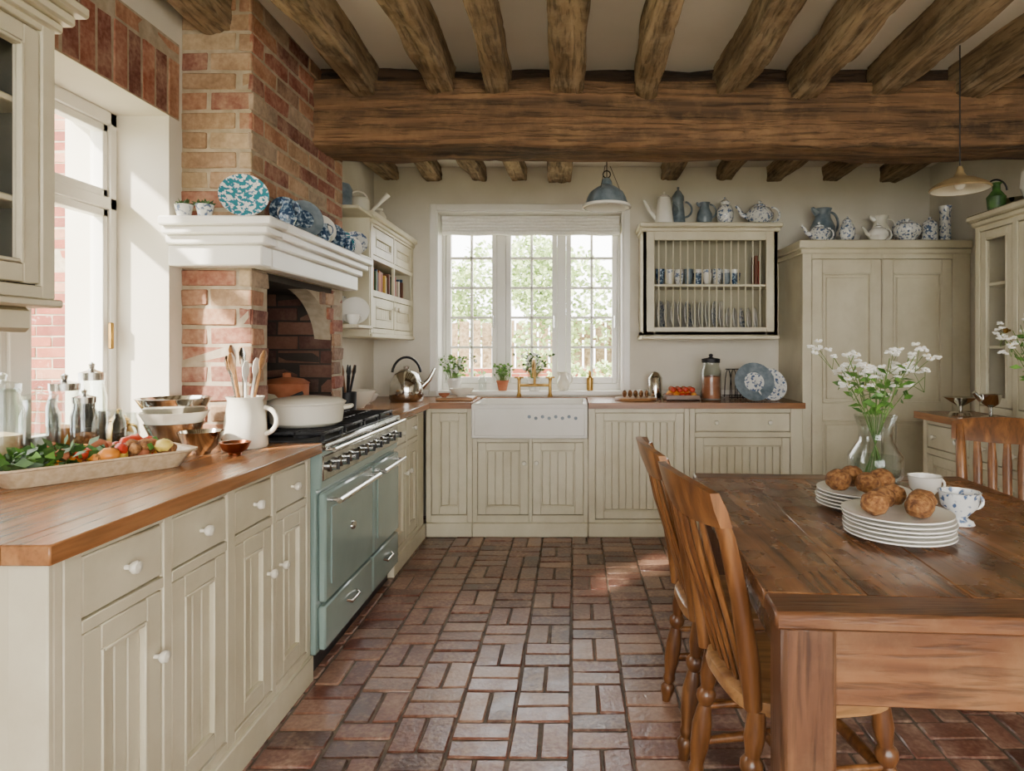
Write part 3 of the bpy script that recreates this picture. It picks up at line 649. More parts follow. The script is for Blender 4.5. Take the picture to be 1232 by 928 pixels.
pts=[(WC,s0,1.34)]+[(WL+.3-.14*abs(math.cos(math.pi*(t/16*2.5))),s0,1.36+.06*t/16) for t in range(17)]+[(WC,s0,1.42)]
b.poly(pts,(0,.016,0),CREAM)
b.done()
b=B('display_plates')
for (x,r,m) in((-1.30,.075,BLUEW),(-1.42,.085,CERAM)):
    plate(b,x,3.86,1.851,r,m,tilt=1.3,rz=-pi/2+.2); plate(b,x,3.86,1.441,r+.01,BLUEW if m is CERAM else CERAM,tilt=1.3,rz=-pi/2+.2)
cup(b,-1.28,3.76,1.441,CERAM); cup(b,-1.27,3.75,1.851,BLUEW)
b.done()
b=B('storage_pot'); b.at(-1.38,3.82,2.121); b.lathe([(0,0),(.07,0),(.075,.12),(.06,.15),(.05,.15),(0,.1)],GREYB); b.done()
b=B('watering_can'); b.at(-1.4,4.25,2.151,rz=.5); b.lathe([(0,0),(.06,0),(.065,.12),(.05,.14),(.04,.14),(0,.02)],CREAMC); b.tube([(.05,0,.03),(.13,0,.12),(.18,0,.18)],[.012,.01,.02],CREAMC); b.tube(arc((-.01,0,.12),.06,0,180,10),.006,CREAMC,seg=6); b.done()
b=B('cream_canister'); ginger(b,-1.38,4.6,2.151,CREAMC,.85); b.done()
# ---------------- near left display cabinet ----------------
b=B('display_cabinet'); k0,k1=.72,1.59; X1=-1.27; z0,z1=1.42,2.10
b.box(WC,X1-.02,k0,k0+.02,z0,z1,CREAM);b.box(WC,X1-.02,k1-.02,k1,z0,z1,CREAM)
for z in(z0,1.64,1.87,z1-.02): b.box(WC,X1-.03,k0,k1,z,z+.018,CREAM)
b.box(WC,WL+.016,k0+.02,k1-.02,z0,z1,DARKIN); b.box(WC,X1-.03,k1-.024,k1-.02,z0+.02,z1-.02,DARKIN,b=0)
b.box(WC,X1+.05,k0,k1+.05,z1+.03,z1+.06,CREAM,b=.01);b.box(WC,X1+.03,k0,k1+.03,z1,z1+.03,CREAM,b=.01); b.box(WC,X1+.012,k0,k1+.012,z1-.025,z1,CREAM,b=.008)
b.box(WC,X1+.012,k0,k1+.012,z0-.02,z0,CREAM,b=.008); b.box(WC,X1-.03,k0,k1-.03,z0-.08,z0-.02,CREAM,b=.01)
b.frame((X1,0,0),Y,Z)
cols=[(k0+.04,(k0+k1)/2-.01,[(z0+.03,z1-.04,'o')]),((k0+k1)/2+.01,k1-.04,[(z0+.03,z1-.04,'o')])]
facade(b,k0,k1,z0,z1,cols,t=.02)
for (a,c,_) in cols: door(b,a,c,z0+.03,z1-.04,glass=True,fw=.045)
b.done()
b=B('stored_crockery')
for y in(1.27,1.38,1.48):
    jug(b,-1.42,y,1.659,BLUED,.7); cup(b,-1.42,y,1.439,[CERAM,BLUEW,GREYB][int(y*10)%3],h=.08); 
    for k in range(6): b.at(-1.42,y,1.889+k*.012); b.lathe(plate_prof(.05),BLUEW)
b.at(); b.done()
# ---------------- right dresser ----------------
b=B('kitchen_dresser'); DX=2.07; d0,d1=2.46,3.84
b.box(DX+.026,WR-.002,d0,d1,.1,.888,CREAM,b=0); b.box(DX-.012,WR-.002,d0,d1,0,.1,CREAM)
for i in range(6): b.box(DX-.04+i*(WR-.002-DX+.04)/6,DX-.04+(i+1)*(WR-.002-DX+.04)/6,d0-.03,d1+.03,.89,WT,WTOP_Y,b=.001)
b.frame((DX,d1,0),(0,-1,0),Z); LN=d1-d0
cols=[]
for i in range(3):
    a=.04+i*(LN-.04)/3; c=(i+1)*(LN-.04)/3; cols.append((a,c,[(.13,.69,'Dr'),(.725,.865,'W2')]))
facade(b,0,LN,.1,.888,cols); carcass_doors(b,cols)
b.M=Matrix.Identity(4); HX=2.36; z0,z1=WT+.001,2.04
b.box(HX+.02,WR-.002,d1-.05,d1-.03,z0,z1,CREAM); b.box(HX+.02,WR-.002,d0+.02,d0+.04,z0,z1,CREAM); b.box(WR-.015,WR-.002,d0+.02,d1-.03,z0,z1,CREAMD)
for z in(z0,1.3,1.66,z1-.02): b.box(HX+.02,WR-.002,d0+.02,d1-.03,z,z+.018,CREAM)
b.box(HX-.04,WR-.002,d0,d1,z1,z1+.04,CREAM,b=.01); b.box(HX-.02,WR-.002,d0,d1-.02,z1-.03,z1,CREAM,b=.008)
b.frame((HX,d1-.03,0),(0,-1,0),Z); LN=d1-d0-.05
cols=[]
for i in range(4):
    a=.04+i*(LN-.04)/4; c=(i+1)*(LN-.04)/4; cols.append((a,c,[(z0+.04,z1-.06,'o')]))
facade(b,0,LN,z0,z1,cols,t=.02)
for (a,c,_) in cols: door(b,a,c,z0+.04,z1-.06,glass=True,fw=.045,kn=(c-.02,1.4),km=BRASS)
b.done()
b=B('dresser_crockery')
for y in(2.9,3.1,3.3,3.5,3.68):
    plate(b,2.62,y,1.319,.09,BLUEW,tilt=1.35,rz=pi); bowl(b,2.58,y,1.679,.06,.06,CERAM); cup(b,2.58,y,.95,CERAM)
b.done()
zd=2.081
b=B('silver_bowl'); bowl(b,2.56,3.72,zd,.09,.08,CHROME); b.done()
b=B('green_glass_lantern'); b.at(2.40,3.68,zd); b.lathe([(0,0),(.04,0),(.045,.02),(.05,.08),(.02,.12),(.02,.15),(.03,.16)],LEAFD); b.tube(arc((0,0,.12),.06,0,180,10),.005,IRON,seg=6); b.done()
b=B('large_white_jug'); jug(b,2.5,3.45,zd,CERAM,1.5); b.done()
b=B('copper_pot'); b.at(2.46,3.22,zd); b.lathe([(0,0),(.09,0),(.1,.11),(.095,.11),(.085,.01),(0,.01)],COPPER); b.done()
# ---------------- pendants ----------------
b=B('enamel_pendant_lamp'); b.at(.2,3.9,2.15)
b.lathe([(.14,0),(.143,.008),(.125,.03),(.115,.06),(.10,.09),(.06,.12),(.035,.135),(.03,.16),(.02,.175)],GREYB,seg=56,wob=.02,nw=14)
b.lathe([(.137,0),(.12,.03),(.09,.09),(.03,.13)],CERAM,seg=32); b.lathe([(.138,-.004),(.148,.0),(.146,.014),(.136,.01)],CERAM,seg=40)
b.tube(arc((0,0,.2),.022,0,360,14),.004,IRON,seg=6); b.tube([(0,0,.17),(0,0,.565)],.003,IRON,seg=6); b.ball((0,0,.05),.03,CERAM)
for k in range(3):
    a=k*2.1; b.tube([(.08*math.cos(a),.08*math.sin(a),.105),(.02*math.cos(a),.02*math.sin(a),.25)],.002,IRON,seg=5)
b.done()
b=B('brass_pendant_lamp'); b.at(1.80,3.02,2.04)
b.lathe([(.125,0),(.13,.006),(.118,.022),(.07,.048),(.03,.062),(.018,.08),(.010,.11)],BRASSD,seg=36); b.lathe([(.123,.001),(.1,.022),(.03,.05)],CREAMC,seg=30); b.ball((0,0,.025),.025,CERAM); b.tube([(0,0,.10),(0,0,.675)],.003,IRON,seg=6)
b.done()
# ---------------- table ----------------
rt=math.radians(-4)
Mt=Matrix.Translation((.415,1.33,0))@Matrix.Rotation(rt,4,'Z')
b=B('dining_table'); b.M=Mt; TW,TL=1.12,1.50; zt0,zt1=.722,.76
npl=5
for i in range(npl):
    b.box(i*TW/npl+.0006,(i+1)*TW/npl-.0006,.11,TL-.11,zt0,zt1+R.uniform(-.001,.001),TABLE,b=.002,jit=.0004)
for (a,c) in((0,.109),(TL-.109,TL)): b.box(0,TW,a,c,zt0,zt1,TABLEX,b=.006)
for (x,y) in((.02,.03),(TW-.13,.03),(.02,TL-.14),(TW-.13,TL-.14)):
    b.box(x,x+.115,y,y+.115,.001,zt0-.001,TABLEZ,b=.012)
b.box(.13,TW-.13,.05,.08,.545,zt0-.001,TABLEX); b.box(.13,TW-.13,TL-.08,TL-.05,.545,zt0-.001,TABLEX)
b.box(.04,.065,.14,TL-.14,.60,zt0-.001,TABLE); b.box(TW-.065,TW-.04,.14,TL-.14,.60,zt0-.001,TABLE)
b.done()
# ---------------- chairs ----------------
def turned(b,p0,p1,prof,m):
    p0=Vector(p0);p1=Vector(p1); b.tube([p0+(p1-p0)*t for t,_ in prof],[r for _,r in prof],m,seg=12)
LEG=[(0,.015),(.05,.019),(.09,.025),(.13,.026),(.16,.016),(.19,.022),(.21,.022),(.24,.019),(.35,.027),(.5,.029),(.6,.022),(.64,.018),(.68,.028),(.72,.028),(.75,.018),(.85,.026),(1,.022)]
def chair(x,y,rz):
    b=B('dining_chair'); b.at(x,y,0,rz)
    pts=[]
    for i in range(28):
        a=2*pi*i/28; c,s=math.cos(a),math.sin(a); e=.55
        px=.205*math.copysign(abs(c)**e,c); py=(.20+.015*c)*math.copysign(abs(s)**e,s); pts.append((px,py))
    vs=[];
    rings=[(1,.42),(1.02,.432),(1.0,.452),(.93,.458),(.6,.447),(.3,.443),(.001,.442)]
    for (k,z) in rings:
        for (px,py) in pts: vs.append((px*k,py*k,z))
    K=28; fs=[(i*K+k,i*K+(k+1)%K,(i+1)*K+(k+1)%K,(i+1)*K+k) for i in range(len(rings)-1) for k in range(K)]; fs.append(list(range(K)))
    b.add(vs,fs,CHAIRS,True)
    for sy in(-1,1):
        turned(b,(.19,sy*.19,.0),(.155,sy*.155,.43),LEG,CHAIRM)
        turned(b,(-.22,sy*.17,.0),(-.165,sy*.155,.43),LEG,CHAIRM)
        P=[(-.18,sy*.165,.44),(-.19,sy*.168,.55),(-.215,sy*.172,.7),(-.25,sy*.178,.85),(-.285,sy*.182,.95)]
        b.tube(P,[.022,.025,.023,.021,.016],CHAIRM,seg=12)
        b.tube([(.17,sy*.17,.17),(0,sy*.165,.17),(-.19,sy*.158,.17)],[.011,.016,.011],CHAIRM); b.tube([(.165,sy*.165,.27),(-.18,sy*.158,.27)],.010,CHAIRM)
    b.tube([(0,-.165,.17),(0,.165,.17)],[.012,.012],CHAIRM)
    b.tube([(.175,-.175,.24),(.175,0,.24),(.175,.175,.24)],[.010,.018,.010],CHAIRM)
    vs=[];m_=12
    for i in range(m_+1):
        t=-1+2*i/m_; yy=t*.215; bow=-.035*(1-t*t); zt_=.99-.022*t*t; zb_=.875+.012*t*t
        for (dx,zz) in((-.014,zb_),(.014,zb_),(.016,(zb_+zt_)/2),(.010,zt_),(-.012,zt_),(-.016,(zb_+zt_)/2)):
            lean=-.27-(zz-.9)*.35; vs.append((lean+bow+dx,yy,zz))
    K=6; fs=[(i*K+k,i*K+(k+1)%K,(i+1)*K+(k+1)%K,(i+1)*K+k) for i in range(m_) for k in range(K)]+[list(range(K)),[m_*K+k for k in range(K)]]
    b.add(vs,fs,CHAIRM,True)
    for yy in(-.11,-.055,0,.055,.11):
        bow=-.03*(1-(yy/.2)**2)
        b.tube([(-.175,yy*.95,.45),(-.205+bow*.6,yy,.62),(-.245+bow,yy*1.02,.78),(-.275+bow,yy*1.05,.9)],[.010,.017,.019,.013],CHAIRM,seg=8,flat=.5)
    return b.done()
chair(.585,1.74,math.radians(8)); chair(.565,2.23,math.radians(1)); chair(1.79,2.66,math.radians(238))
# ---------------- table objects ----------------
TZ=.762
def rolls(b,pts,z):
    for (x,y,dz,r) in pts: b.ball((x,y,z+dz+r*.82),r,BREAD,sz=.86,amp=.14,seg=20,rings=14)
def pstack(x,y,n,r,name):
    b=B(name)
    for k in range(n): b.at(x+R.uniform(-.003,.003),y+R.uniform(-.003,.003),TZ+k*.0115); b.lathe(plate_prof(r,.010),CERAM,seg=40)
    b.done(); return TZ+n*.0115+.002
zt=pstack(.93,1.86,6,.148,'plate_stack')
b=B('bread_rolls'); rolls(b,[(.85,1.83,0,.038),(.91,1.91,0,.036),(.96,1.80,0,.038),(1.005,1.87,0,.037),(.96,1.95,0,.036)],zt); b.done()
zt=pstack(.985,2.21,5,.15,'plate_stack')
b=B('bread_rolls'); rolls(b,[(.90,2.2,0,.042),(.98,2.16,0,.04),(1.05,2.21,0,.042),(.97,2.26,0,.042)],zt); b.done()
def teabowl(x,y,s,m):
    b=B('china_cup'); b.at(x,y,TZ); b.lathe([(a*s,c*s) for a,c in [(0,0),(.045,0),(.04,.01),(.022,.02),(.03,.03),(.055,.06),(.06,.10),(.064,.105),(.058,.105),(.05,.06),(0,.035)]],m,seg=36); b.tube(arc((.055*s,0,.07*s),.022*s,100,-100,10),.005*s,m,seg=8); b.done()
teabowl(1.19,2.0,.95,BLUEW); teabowl(1.23,2.27,.9,CERAM)
def flowers(name,x,y,z,h,vr,n,spread,top,seed=1):
    rr=random.Random(seed)
    b=B(name); b.at(x,y,z)
    b.lathe([(0,0),(vr*.8,0),(vr,.03),(vr,h*.4),(vr*.62,h*.62),(vr*.6,h*.8),(vr*.78,h),(vr*.74,h),(vr*.55,h*.8),(vr*.57,h*.62),(vr*.93,h*.4),(vr*.9,.03),(0,.014)],GLASS,seg=36)
    b.lathe([(0,.016),(vr*.86,.03),(vr*.9,h*.38),(0,h*.38)],WATER,seg=28)
    for i in range(n):
        a=i*2.4+rr.uniform(-.3,.3); rad=spread*math.sqrt((i+.5)/n); hh=h+(top-h)*rr.uniform(.5,1)*(1-.35*(rad/spread)**2)
        tip=Vector((math.cos(a)*rad,math.sin(a)*rad,hh)); p0=Vector((-math.cos(a)*vr*.4,-math.sin(a)*vr*.4,.03)); p1=Vector((math.cos(a)*vr*.35,math.sin(a)*vr*.35,h*.95))
        mid=p1.lerp(tip,.5)+Vector((0,0,.02)); b.tube([p0,p1,mid,tip],.0018,STEM,seg=5)
        for k in range(5):
            p=p1.lerp(tip,rr.uniform(.05,.8)); b.leaf(p,(rr.uniform(-1,1),rr.uniform(-1,1),rr.uniform(0,.8)),.06,.012,LEAF)
        for c in range(rr.randint(1,3)):
            cc=tip+Vector((rr.gauss(0,.035),rr.gauss(0,.035),rr.gauss(0,.03))); b.tube([tip-Vector((0,0,.06)),cc],.0012,STEM,seg=4)
            for k in range(rr.randint(2,4)):
                q=cc+Vector((rr.gauss(0,.014),rr.gauss(0,.014),rr.gauss(0,.014)))
                for e in range(5):
                    an=e*2*pi/5+rr.random(); b.ball(q+Vector((math.cos(an)*.009,math.sin(an)*.009,rr.uniform(-.005,.005))),.0082,PETAL,sz=.6,seg=7,rings=4)
                b.ball(q+Vector((0,0,.003)),.003,YELL,seg=6,rings=4)
    b.at(); b.done()
flowers('flower_vase',1.22,2.62,TZ,.27,.105,16,.21,.60,seed=4)
flowers('flower_bouquet',2.22,3.08,WT+.001,.2,.06,14,.2,.6,seed=8)
b=B('silver_egg_cup')
b.at(2.2,3.42,WT+.001); b.lathe([(0,0),(.05,0),(.045,.01),(.01,.02),(.01,.06),(.04,.08),(.055,.13),(.05,.13),(.035,.085),(0,.07)],CHROME); b.tube([(-.05,0,.1),(-.09,0,.14)],[.015,.01],CHROME); b.done()
b=B('silver_compote'); b.at(2.16,3.62,WT+.001); b.lathe([(0,0),(.06,0),(.05,.015),(.012,.025),(.012,.05),(.06,.08),(.09,.10),(.085,.10),(0,.06)],CHROME); b.done()
# ---------------- left counter objects ----------------
ZC=WT+.001
TX,TY,TR=-1.44,1.93,math.radians(55)
b=B('stoneware_tray'); b.at(TX,TY,ZC,rz=TR)
def rrect(hx,hy,r,n=5):
    o=[]
    for (cx,cy,a0) in((hx-r,hy-r,0),(-hx+r,hy-r,90),(-hx+r,-hy+r,180),(hx-r,-hy+r,270)):
        for q in range(n+1): a=math.radians(a0+90*q/n); o.append((cx+r*math.cos(a),cy+r*math.sin(a)))
    return o
vs=[]; prof=[(.001,.004,0),(.80,.0,0),(.86,.0,0),(1,.045,0),(1.05,.048,0),(1.05,.054,0),(.98,.052,0),(.84,.012,0),(.001,.012,0)]
base=rrect(.25,.13,.05); K=len(base)
for (k,z,_) in prof: vs+= [(x*k,y*k,z) for x,y in base]
fs=[(i*K+k,i*K+(k+1)%K,(i+1)*K+(k+1)%K,(i+1)*K+k) for i in range(len(prof)-1) for k in range(K)]
b.add(vs,fs,TRAY,True); b.done()
b=B('vegetables'); b.at(TX,TY,ZC+.013,rz=TR)
for i in range(46):
    x=R.uniform(-.08,.19); y=R.uniform(-.08,.08); r=R.uniform(.014,.025); b.ball((x,y,r+R.choice([0,.02,.035])),r,R.choice([RED,ORANGE,BREAD,YELL,TERRA,BREAD,TERRA,BREAD]),sy=R.uniform(.8,1.3),sx=R.uniform(.8,1.4),amp=.2)
for i in range(240):
    x=R.gauss(-.12,.06); y=R.gauss(0,.045)
    if i%8==0: x=R.uniform(-.1,.2)
    x=max(-.2,min(.2,x)); y=max(-.09,min(.09,y))
    b.leaf((x,y,R.uniform(0.01,.065)),(R.uniform(-1,1),R.uniform(-1,1),R.uniform(.1,1)),R.uniform(.03,.055),.013,R.choice([LEAF,LEAFD,LEAFD]))
b.done()
for (x,y,r,h,l,f) in((-1.69,2.05,.055,.21,GLASS,None),(-1.70,2.165,.05,.24,STEEL,ORANGE),(-1.59,2.22,.048,.16,None,None),(-1.70,1.93,.052,.25,GLASS,TRAY),(-1.61,2.33,.042,.14,None,WATER),(-1.60,2.12,.038,.20,STEEL,BREAD),(-1.69,2.275,.045,.27,STEEL,None)):
    b=B('glass_jar'); jar(b,x,y,ZC,r,h,lid=l,fill=f,fh=.45); b.done()
b=B('brass_pot'); b.at(-1.68,2.40,ZC); b.lathe([(0,0),(.035,0),(.04,.01),(.045,.06),(.03,.10),(.035,.105),(.015,.125),(.006,.13),(.01,.145),(0,.15)],BRASS); b.tube(arc((.04,0,.06),.03,100,-100,10),.005,BRASS,seg=6); b.done()
b=B('steel_mixing_bowls'); bowl(b,-1.465,2.38,ZC,.10,.10,STEEL); bowl(b,-1.465,2.38,ZC+.055,.115,.085,CREAMC); bowl(b,-1.465,2.38,ZC+.10,.125,.09,CHROME); b.done()
b=B('steel_mixing_bowl'); bowl(b,-1.31,2.28,ZC,.075,.08,CHROME); b.done()
b=B('copper_bowl'); bowl(b,-1.18,2.26,ZC,.052,.045,COPPER) ; b.done()
b=B('utensil_jug'); b.at(-1.235,2.44,ZC); b.lathe([(0,0),(.075,0),(.08,.01),(.07,.12),(.06,.175),(.068,.19),(.06,.19),(.052,.17),(.06,.1),(0,.02)],CREAMC,seg=32)
b.tube(arc((.068,0,.10),.05,85,-95,12),.009,CREAMC,seg=8)
for (a,l,m,hd) in((.3,.32,CHAIRS,'s'),(1.3,.29,CERAM,'w'),(2.2,.33,STEEL,'l'),(3.4,.30,STEEL,'w'),(4.3,.31,CHAIRS,'s'),(5.2,.28,CERAM,'s'),(2.8,.34,CHAIRS,'s')):
    d=Vector((math.cos(a)*.2,math.sin(a)*.2,1)).normalized(); p0=Vector((0,0,.03)); e=p0+d*(l-.05); b.tube([p0,e],.005,m,seg=7)
    b.tube([e-d*.01,e+d*.02,e+d*.05,e+d*.07],[.006,.022,.024,.01],m,seg=12,flat=.3)
b.done()
b=B('enamel_casserole'); b.at(-1.185,2.88,.963,rz=.3)
b.lathe([(0,0),(.13,0),(.15,.015),(.158,.085),(.162,.095),(.155,.097),(.145,.085),(0,.02)],CREAMC,seg=44)
b.lathe([(.164,.097),(.166,.103),(.14,.118),(.06,.128),(0,.13)],CREAMC,seg=44)
for s in(-1,1): b.tube([(s*.155,-.035,.075),(s*.185,-.03,.08),(s*.19,0,.082),(s*.185,.03,.08),(s*.155,.035,.075)],.009,CREAMC,seg=8)
b.done()
b=B('iron_pan'); b.at(-1.50,3.02,.963); b.lathe([(0,0),(.10,0),(.115,.05),(.12,.10),(.115,.10),(0,.02)],IRON,seg=32); b.lathe([(.118,.10),(.1,.12),(.03,.135),(.02,.16),(0,.165)],CREAMD,seg=28); b.tube([(.11,0,.08),(.22,.05,.13)],.009,IRON); b.done()
b=B('stockpot'); b.at(-1.45,3.28,.963); b.lathe([(0,0),(.10,0),(.105,.16),(.11,.165),(.08,.185),(.02,.195),(.02,.215),(0,.22)],TERRA,seg=32); b.done()
b=B('utensil_crock'); b.at(-1.31,3.75,ZC); b.lathe([(0,0),(.05,0),(.055,.12),(.05,.12),(0,.02)],IRON)
for k in range(7):
    a=k*.9; d=Vector((math.cos(a)*.18,math.sin(a)*.18,1)).normalized(); b.tube([Vector((0,0,.03)),d*.22],.006,[IRON,CHAIRM][k%2],seg=6); b.tube([d*.21,d*.24,d*.28],[.006,.02,.008],[IRON,CHAIRM][k%2],seg=8,flat=.4)
b.done()
b=B('mixing_bowl'); bowl(b,-1.36,4.06,ZC,.12,.11,CREAMC); b.done()
b=B('silver_kettle'); b.at(-1.19,4.62,ZC,rz=.2); b.lathe([(0,0),(.11,0),(.12,.02),(.115,.12),(.085,.19),(.04,.22),(.02,.225),(.022,.245),(0,.25)],CHROME,seg=36); b.tube([(.1,0,.09),(.16,0,.15),(.2,0,.23)],[.022,.016,.012],CHROME); b.tube(arc((0,0,.18),.1,10,170,14,ry=.13),.009,IRON,seg=8); b.done()
b=B('fruit_bowl'); bowl(b,-1.4,4.33,ZC,.10,.07,CERAM); 
for k in range(5): b.ball((-1.4+.04*math.cos(k*1.3),4.33+.04*math.sin(k*1.3),ZC+.065),.032,[YELL,ORANGE][k%2])
b.done()
b=B('chopping_board'); b.box(-.98,-.72,4.6,4.85,ZC,ZC+.02,CHAIRS,b=.006); b.done()
b=B('serving_bowl'); bowl(b,-.82,4.75,ZC+.0205,.09,.06,CREAMC); b.done()
b=B('small_dish'); bowl(b,-.93,4.66,ZC+.0205,.042,.03,TERRA); b.done()
b=B('bread_board'); b.lathe([(0,0),(.15,0),(.155,.008),(.15,.018),(0,.018)],CHAIRS,c=(.45,4.70,ZC),seg=36)
b.done()
b=B('sliced_loaf')
for k in range(5): b.ball((.37+k*.04,4.70,ZC+.045),.033,BREAD,sx=.5,sz=.8)
b.done()
b=B('tomato_tray'); b.box(.66,.9,4.60,4.78,ZC,ZC+.012,TABLEX); b.box(.66,.9,4.60,4.61,ZC,ZC+.04,TABLEX); b.box(.66,.9,4.77,4.78,ZC,ZC+.04,TABLEX); b.box(.66,.67,4.61,4.77,ZC,ZC+.04,TABLEX); b.box(.89,.9,4.61,4.77,ZC,ZC+.04,TABLEX); b.done()
b=B('tomatoes')
for i in range(5):
    for j in range(3): b.ball((.695+i*.042,4.645+j*.045,ZC+.035+.012*(j==1)),.023,R.choice([RED,RED,TERRA,ORANGE]),sz=.9)
for i in range(4): b.ball((.72+i*.045,4.67,ZC+.075),.022,RED,sz=.9)
for i in range(4): b.ball((.71+i*.045,4.71,ZC+.08),.022,TERRA,sz=.9)
b.done()
b=B('glass_storage_jar'); jar(b,1.0,4.72,ZC,.075,.28,lid=IRON,fill=TERRA,fh=.6); b.done()
b=B('dish_drainer'); 
for k in range(9):
    x=1.14+k*.04; b.tube([(x,4.66,ZC+.01)]+[(x,4.78+.11*math.cos(math.radians(a)),ZC+.02+.2*math.sin(math.radians(a))) for a in range(180,-1,-20)]+[(x,4.9,ZC+.01)],.0035,IRON,seg=6)
for (y,z) in((4.67,.02),(4.89,.02),(4.78,.22)): b.tube([(1.12,y,ZC+z),(1.48,y,ZC+z)],.004,IRON,seg=6)
b.done()
b=B('drying_plates')
plate(b,1.28,4.60,ZC,.14,GREYB,tilt=1.25,rz=-pi/2,m2=BLUEW); plate(b,1.40,4.62,ZC,.12,BLUEW,tilt=1.2,rz=-pi/2+.2); b.done()
b=B('silver_cafetiere'); b.at(.62,4.92,ZC); b.lathe([(0,0),(.05,0),(.05,.02),(.055,.15),(.03,.19),(0,.2)],CHROME); b.done()
def pot(x,y,z,s,m,seed,leafm=LEAF,fl=False,n=50,hh=1):
    rr=random.Random(seed); b=B('potted_plant'); b.at(x,y,z); b.lathe([(0,0),(.035*s,0),(.05*s,.07*s),(.055*s,.075*s),(.055*s,.09*s),(.048*s,.09*s),(.045*s,.07*s),(0,.07*s)],m)
    for i in range(n):
        p=Vector((rr.gauss(0,.02*s),rr.gauss(0,.01*s),.08*s)); d=Vector((rr.gauss(0,.4),rr.uniform(-.3,.3),1)); q=p+d*rr.uniform(.03,.11)*s*hh
        b.tube([p,q],.001,STEM,seg=4); b.leaf(q,(rr.uniform(-1,1),rr.uniform(-.6,.3),rr.uniform(0,1)),.035*s,.011*s,leafm)
        if fl and rr.random()<.4: b.ball(q+Vector((0,0,.01)),.012*s,PETAL,seg=7,rings=5)
    b.done()
zs=bz0+.001
pot(-.94,WB+.05,zs,1.1,CERAM,1,fl=True,n=100,hh=1.5); pot(-.56,WB+.06,zs,.9,TERRA,2,n=70,hh=1.3); pot(-.31,WB+.06,zs,1.1,CERAM,3,LEAFD,fl=True,n=90,hh=1.6)
b=B('sill_bottle'); b.at(-.72,WB+.07,zs); b.lathe([(0,0),(.03,0),(.032,.09),(.012,.13),(.012,.17)],GLASS); b.done()
b=B('sill_jug'); jug(b,-.08,WB+.07,zs,CREAMC,.7); b.done()
b=B('soap_bottle'); b.at(.13,WB+.07,zs); b.lathe([(0,0),(.025,0),(.027,.10),(.010,.12),(.010,.15),(0,.16)],BRASS); b.done()
ZM=1.801
for (x,sd) in((-1.49,11),(-1.41,12)):
    rr=random.Random(sd); b=B('herb_pot'); b.at(x,2.48,ZM); b.lathe([(0,0),(.022,0),(.033,.05),(.03,.05),(0,.03)],BLUEW,seg=20)
    for i in range(40): b.leaf((rr.gauss(0,.01),rr.gauss(0,.01),.045),(rr.gauss(0,.8),rr.gauss(0,.8),1),rr.uniform(.02,.04),.006,LEAFD)
    b.done()
b=B('decorative_plate'); plate(b,-1.27,2.50,ZM,.088,TEALP,tilt=1.3,rz=-1.15); b.done()
for i,(y,r,m,m2) in enumerate(((2.74,.07,BLUED,BLUEW),(2.93,.085,GREYB,BLUED),(3.12,.072,CERAM,BLUED),(3.28,.065,BLUED,None),(3.43,.06,TEALP,None),(3.56,.055,CERAM,BLUEW))):
    b=B('decorative_plate'); plate(b,-1.22,y,ZM,r,m,tilt=1.38,rz=-.8,m2=m2); b.done()
for (y,s) in((2.64,.5),(3.03,.4),(3.36,.35)):
    b=B('mantel_jug'); jug(b,-1.165,y,ZM,BLUED,s); b.done()
# ---------------- exterior ----------------
b=B('garden_ground'); b.box(-14,14,-12,WB+22,-.25,-.1,GRAV,b=0); b.done()
b=B('brick_outbuilding'); b.box(-7,-2.1,4.62,5.3,-.1,4.5,MORTAR,b=0); b.frame((-7,4.62,0),X,Z); bricks(b,4.9,4.4,BRICKO,t=0); 
b.box(1.0,1.9,.9,2.2,0,.04,WHITE)
b.done()
b=B('garden_wall'); b.box(-6,6,10.0,10.2,-.1,1.0,MORTAR,b=0); b.frame((-4,10.0,-.1),X,Z); bricks(b,8,1.1,BRICKO,t=0); b.done()
b=B('garden_fence')
for i in range(46): b.box(-6+i*.26,-6+i*.26+.22,14.9,14.93,-.1,1.9+.03*(i%3),JOIST,b=0)
for z in(.4,1.5): b.box(-6,6,14.93,14.98,z,z+.08,JOIST,b=0)
b.done()
def bush(name,c,rx,ry,rz,n,m,ls=.12,seed=0,trunk=True):
    rr=random.Random(seed); b=B(name); lob=[(rr.uniform(-.5,.5),rr.uniform(-.5,.5),rr.uniform(-.5,.5),rr.uniform(.35,.6)) for _ in range(7)]
    for i in range(n):
        l=lob[i%7]; a=rr.uniform(0,2*pi); u=rr.uniform(-.9,1); k=math.sqrt(max(0,1-u*u)); rd=rr.uniform(.8,1.05)*l[3]
        p=Vector((c[0]+rx*(l[0]+k*math.cos(a)*rd),c[1]+ry*(l[1]+k*math.sin(a)*rd),c[2]+rz*(l[2]+u*rd))); b.leaf(p,(rr.uniform(-1,1),rr.uniform(-1,1),rr.uniform(-.5,1)),ls,ls*.35,m)
    b.tube([(c[0],c[1],-.1),(c[0]+.05,c[1],c[2]*.5),(c[0],c[1],c[2])],[.09,.07,.04],JOIST); b.done()
bush('garden_tree',(-.1,13.5,2.2),1.6,1.2,1.7,4200,GARD,.13,1); bush('garden_tree',(2.4,12.6,1.9),1.3,1,1.5,3400,GARD2,.13,2)
bush('garden_tree',(-2.9,16.5,2.6),1.8,1.2,1.7,3000,GARD,.15,7)
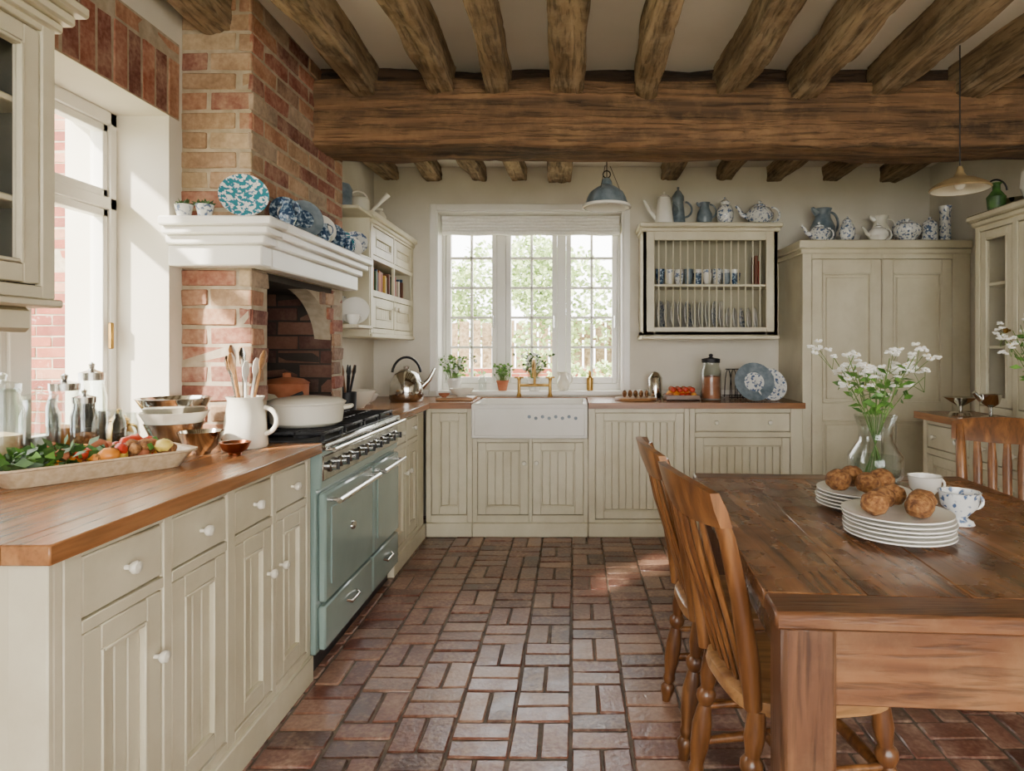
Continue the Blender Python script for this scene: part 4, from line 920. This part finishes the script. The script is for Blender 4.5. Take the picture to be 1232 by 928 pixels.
bush('garden_shrub',(-1.5,8.6,.4),.8,.5,.8,2200,GARD2,.07,3); bush('garden_shrub',(.9,7.8,.4),.55,.5,.75,2000,GARD,.06,4); bush('garden_shrub',(-.35,7.4,.2),.45,.4,.6,1500,GARD2,.06,5); bush('garden_shrub',(.2,9.3,.5),.7,.4,.8,1800,GARD,.08,6)
# ---------------- lights ----------------
w=bpy.data.worlds.new('World'); bpy.context.scene.world=w; w.use_nodes=True
bg=w.node_tree.nodes['Background']; bg.inputs['Color'].default_value=(1,.985,.96,1); bg.inputs['Strength'].default_value=13.0
sd=bpy.data.lights.new('sun','SUN'); sd.energy=26; sd.angle=math.radians(3); sd.color=(1,.92,.8)
so=bpy.data.objects.new('sun',sd); bpy.context.scene.collection.objects.link(so)
so.rotation_euler=Vector((.58,.52,-.50)).to_track_quat('-Z','Y').to_euler(); so.location=(-6,-4,6)
def area(name,loc,d,sx,sy,portal=True,e=0,col=(1,1,1)):
    l=bpy.data.lights.new(name,'AREA'); l.shape='RECTANGLE'; l.size=sx; l.size_y=sy; l.cycles.is_portal=portal
    if not portal: l.energy=e; l.color=col
    o=bpy.data.objects.new(name,l); o.location=loc; o.rotation_euler=Vector(d).to_track_quat('-Z','Z').to_euler(); bpy.context.scene.collection.objects.link(o)
area('window_portal_1',((bx0+bx1)/2,WB+.36,(bz0+bz1)/2),(0,-1,0),W,bz1-bz0)
area('window_portal_2',(WL-.41,(wy0+wy1)/2,1.57),(1,0,0),W2,1.3)
area('added_fill_light',(.6,FY+.02,1.5),(0,1,-.05),3.3,1.7,portal=False,e=34,col=(1,.97,.92))  # added fill lamp behind the camera, brightens the room
# ---------------- camera ----------------
cd=bpy.data.cameras.new('camera'); cd.sensor_width=36; cd.sensor_fit='HORIZONTAL'; cd.lens=780/1232*36
cd.shift_x=-74/1232; cd.shift_y=-44/1232; cd.clip_start=.05
co=bpy.data.objects.new('camera',cd); co.location=(0,0,1.3); co.rotation_euler=(pi/2,0,0)
bpy.context.scene.collection.objects.link(co); bpy.context.scene.camera=co
